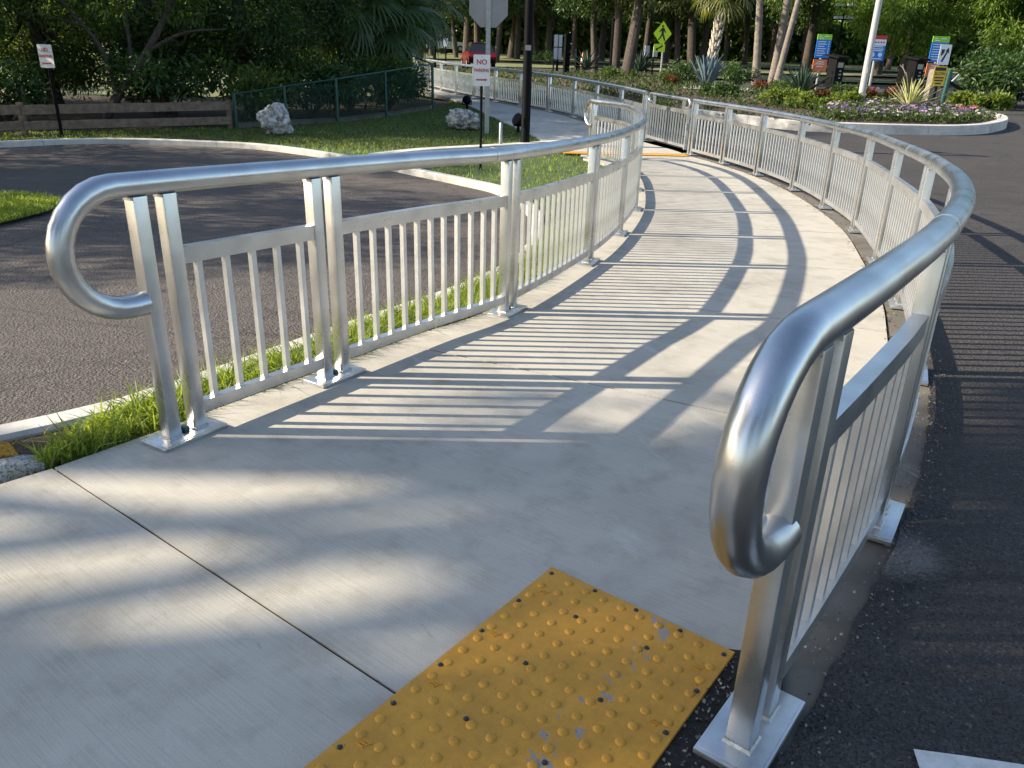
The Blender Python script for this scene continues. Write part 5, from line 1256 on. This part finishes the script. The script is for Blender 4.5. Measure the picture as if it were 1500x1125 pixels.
# far treeline closing the view
n = 90000; X_ = RNG.uniform(-110, 125, n); Y_ = RNG.uniform(100, 118, n); Hh = 15 + 3 * np.sin(X_ * 0.23) + 2 * np.sin(X_ * 0.61 + 1)
P = np.stack([X_, Y_, np.array([gz(y) for y in Y_]) + RNG.random(n) ** 0.8 * Hh], 1); P += np.stack([np.sin(P[:, 2] * 1.1 + X_) * 0.7, np.zeros(n), np.zeros(n)], 1)
link('distant_woods', leaves('distant_woods', P, RNG.normal(size=(n, 3)), 1.15, 0.75, LEAF_DK), None, kind='stuff')

n = 36000; X_ = RNG.uniform(-70, 95, n); Y_ = RNG.uniform(95, 99, n)
P = np.stack([X_, Y_, np.array([gz(y) for y in Y_]) + RNG.random(n) * (5.5 + 1.5 * np.sin(X_ * 0.5))], 1)
link('distant_hedge', leaves('distant_hedge', P, RNG.normal(size=(n, 3)), 0.8, 0.5, LEAF_MD), None, kind='stuff')

# unseen trees: left ones shade the pavement and drive, rear ones darken reflections
random.seed(8); RNG = np.random.default_rng(8)
pX = tree_proto(11.5, 0.32, 3.6, 3.7, 32, 240, 0.24, 0.12, LEAF_OAK, BARK, 0.1, (0.3, 0), cr=(0.5, 0.95))
for (x, y, sc, lb) in [(-14.0, -1.75, 1.0, 'broad tree left of the view whose shade dappled the near pavement'), (-10.5, -4.5, 1.0, 'broad tree behind the camera on the left')]:
    place_tree(pX, 'shade_tree', lb, 'tree', (x, y, gz(y)), x, sc)
for (x, y, lb) in [(-3.5, -10.5, 'unseen spreading tree added behind the camera, left of the road'), (4.5, -12.0, 'unseen spreading tree added behind the camera, over the road'), (12.5, -9.5, 'unseen spreading tree added behind the camera, right of the road')]:
    place_tree(pX, 'shade_tree', lb, 'tree', (x, y, gz(y)), x, 1.0)  # unseen trees added behind the camera to dim sky reflections in the railings
pY = tree_proto(12.5, 0.26, 9.0, 2.5, 14, 220, 0.24, 0.12, LEAF_OAK, BARK, 0.1, (0.2, 0), cr=(0.45, 0.85))  # unseen tree, crown shaped high so its shade reaches the path, not the drive
place_tree(pY, 'shade_tree', 'tall unseen tree left of the view, its high crown shaped to shade the middle of the pavement', 'tree', (-17.6, 0.7, 0), 1.9)
pZ = tree_proto(13.6, 0.24, 11.0, 1.6, 12, 220, 0.24, 0.12, LEAF_OAK, BARK, 0.1, (0.2, 0), cr=(0.5, 0.85))  # unseen tree, crown raised further to put shade on the road edge
place_tree(pZ, 'shade_tree', 'tallest unseen tree left of the view, its narrow high crown shaped to shade the road edge', 'tree', (-17.4, 2.1, 0), 0.4)
for (x, y, lb) in [(-13.6, 8.7, 'tree left of the view whose shade lay on the drive'), (-15.2, 13.5, 'tree left of the view near the end of the wooden fence')]:
    place_tree(pB, 'shade_tree', lb, 'tree', (x, y, gz(y)), x, 1.08)
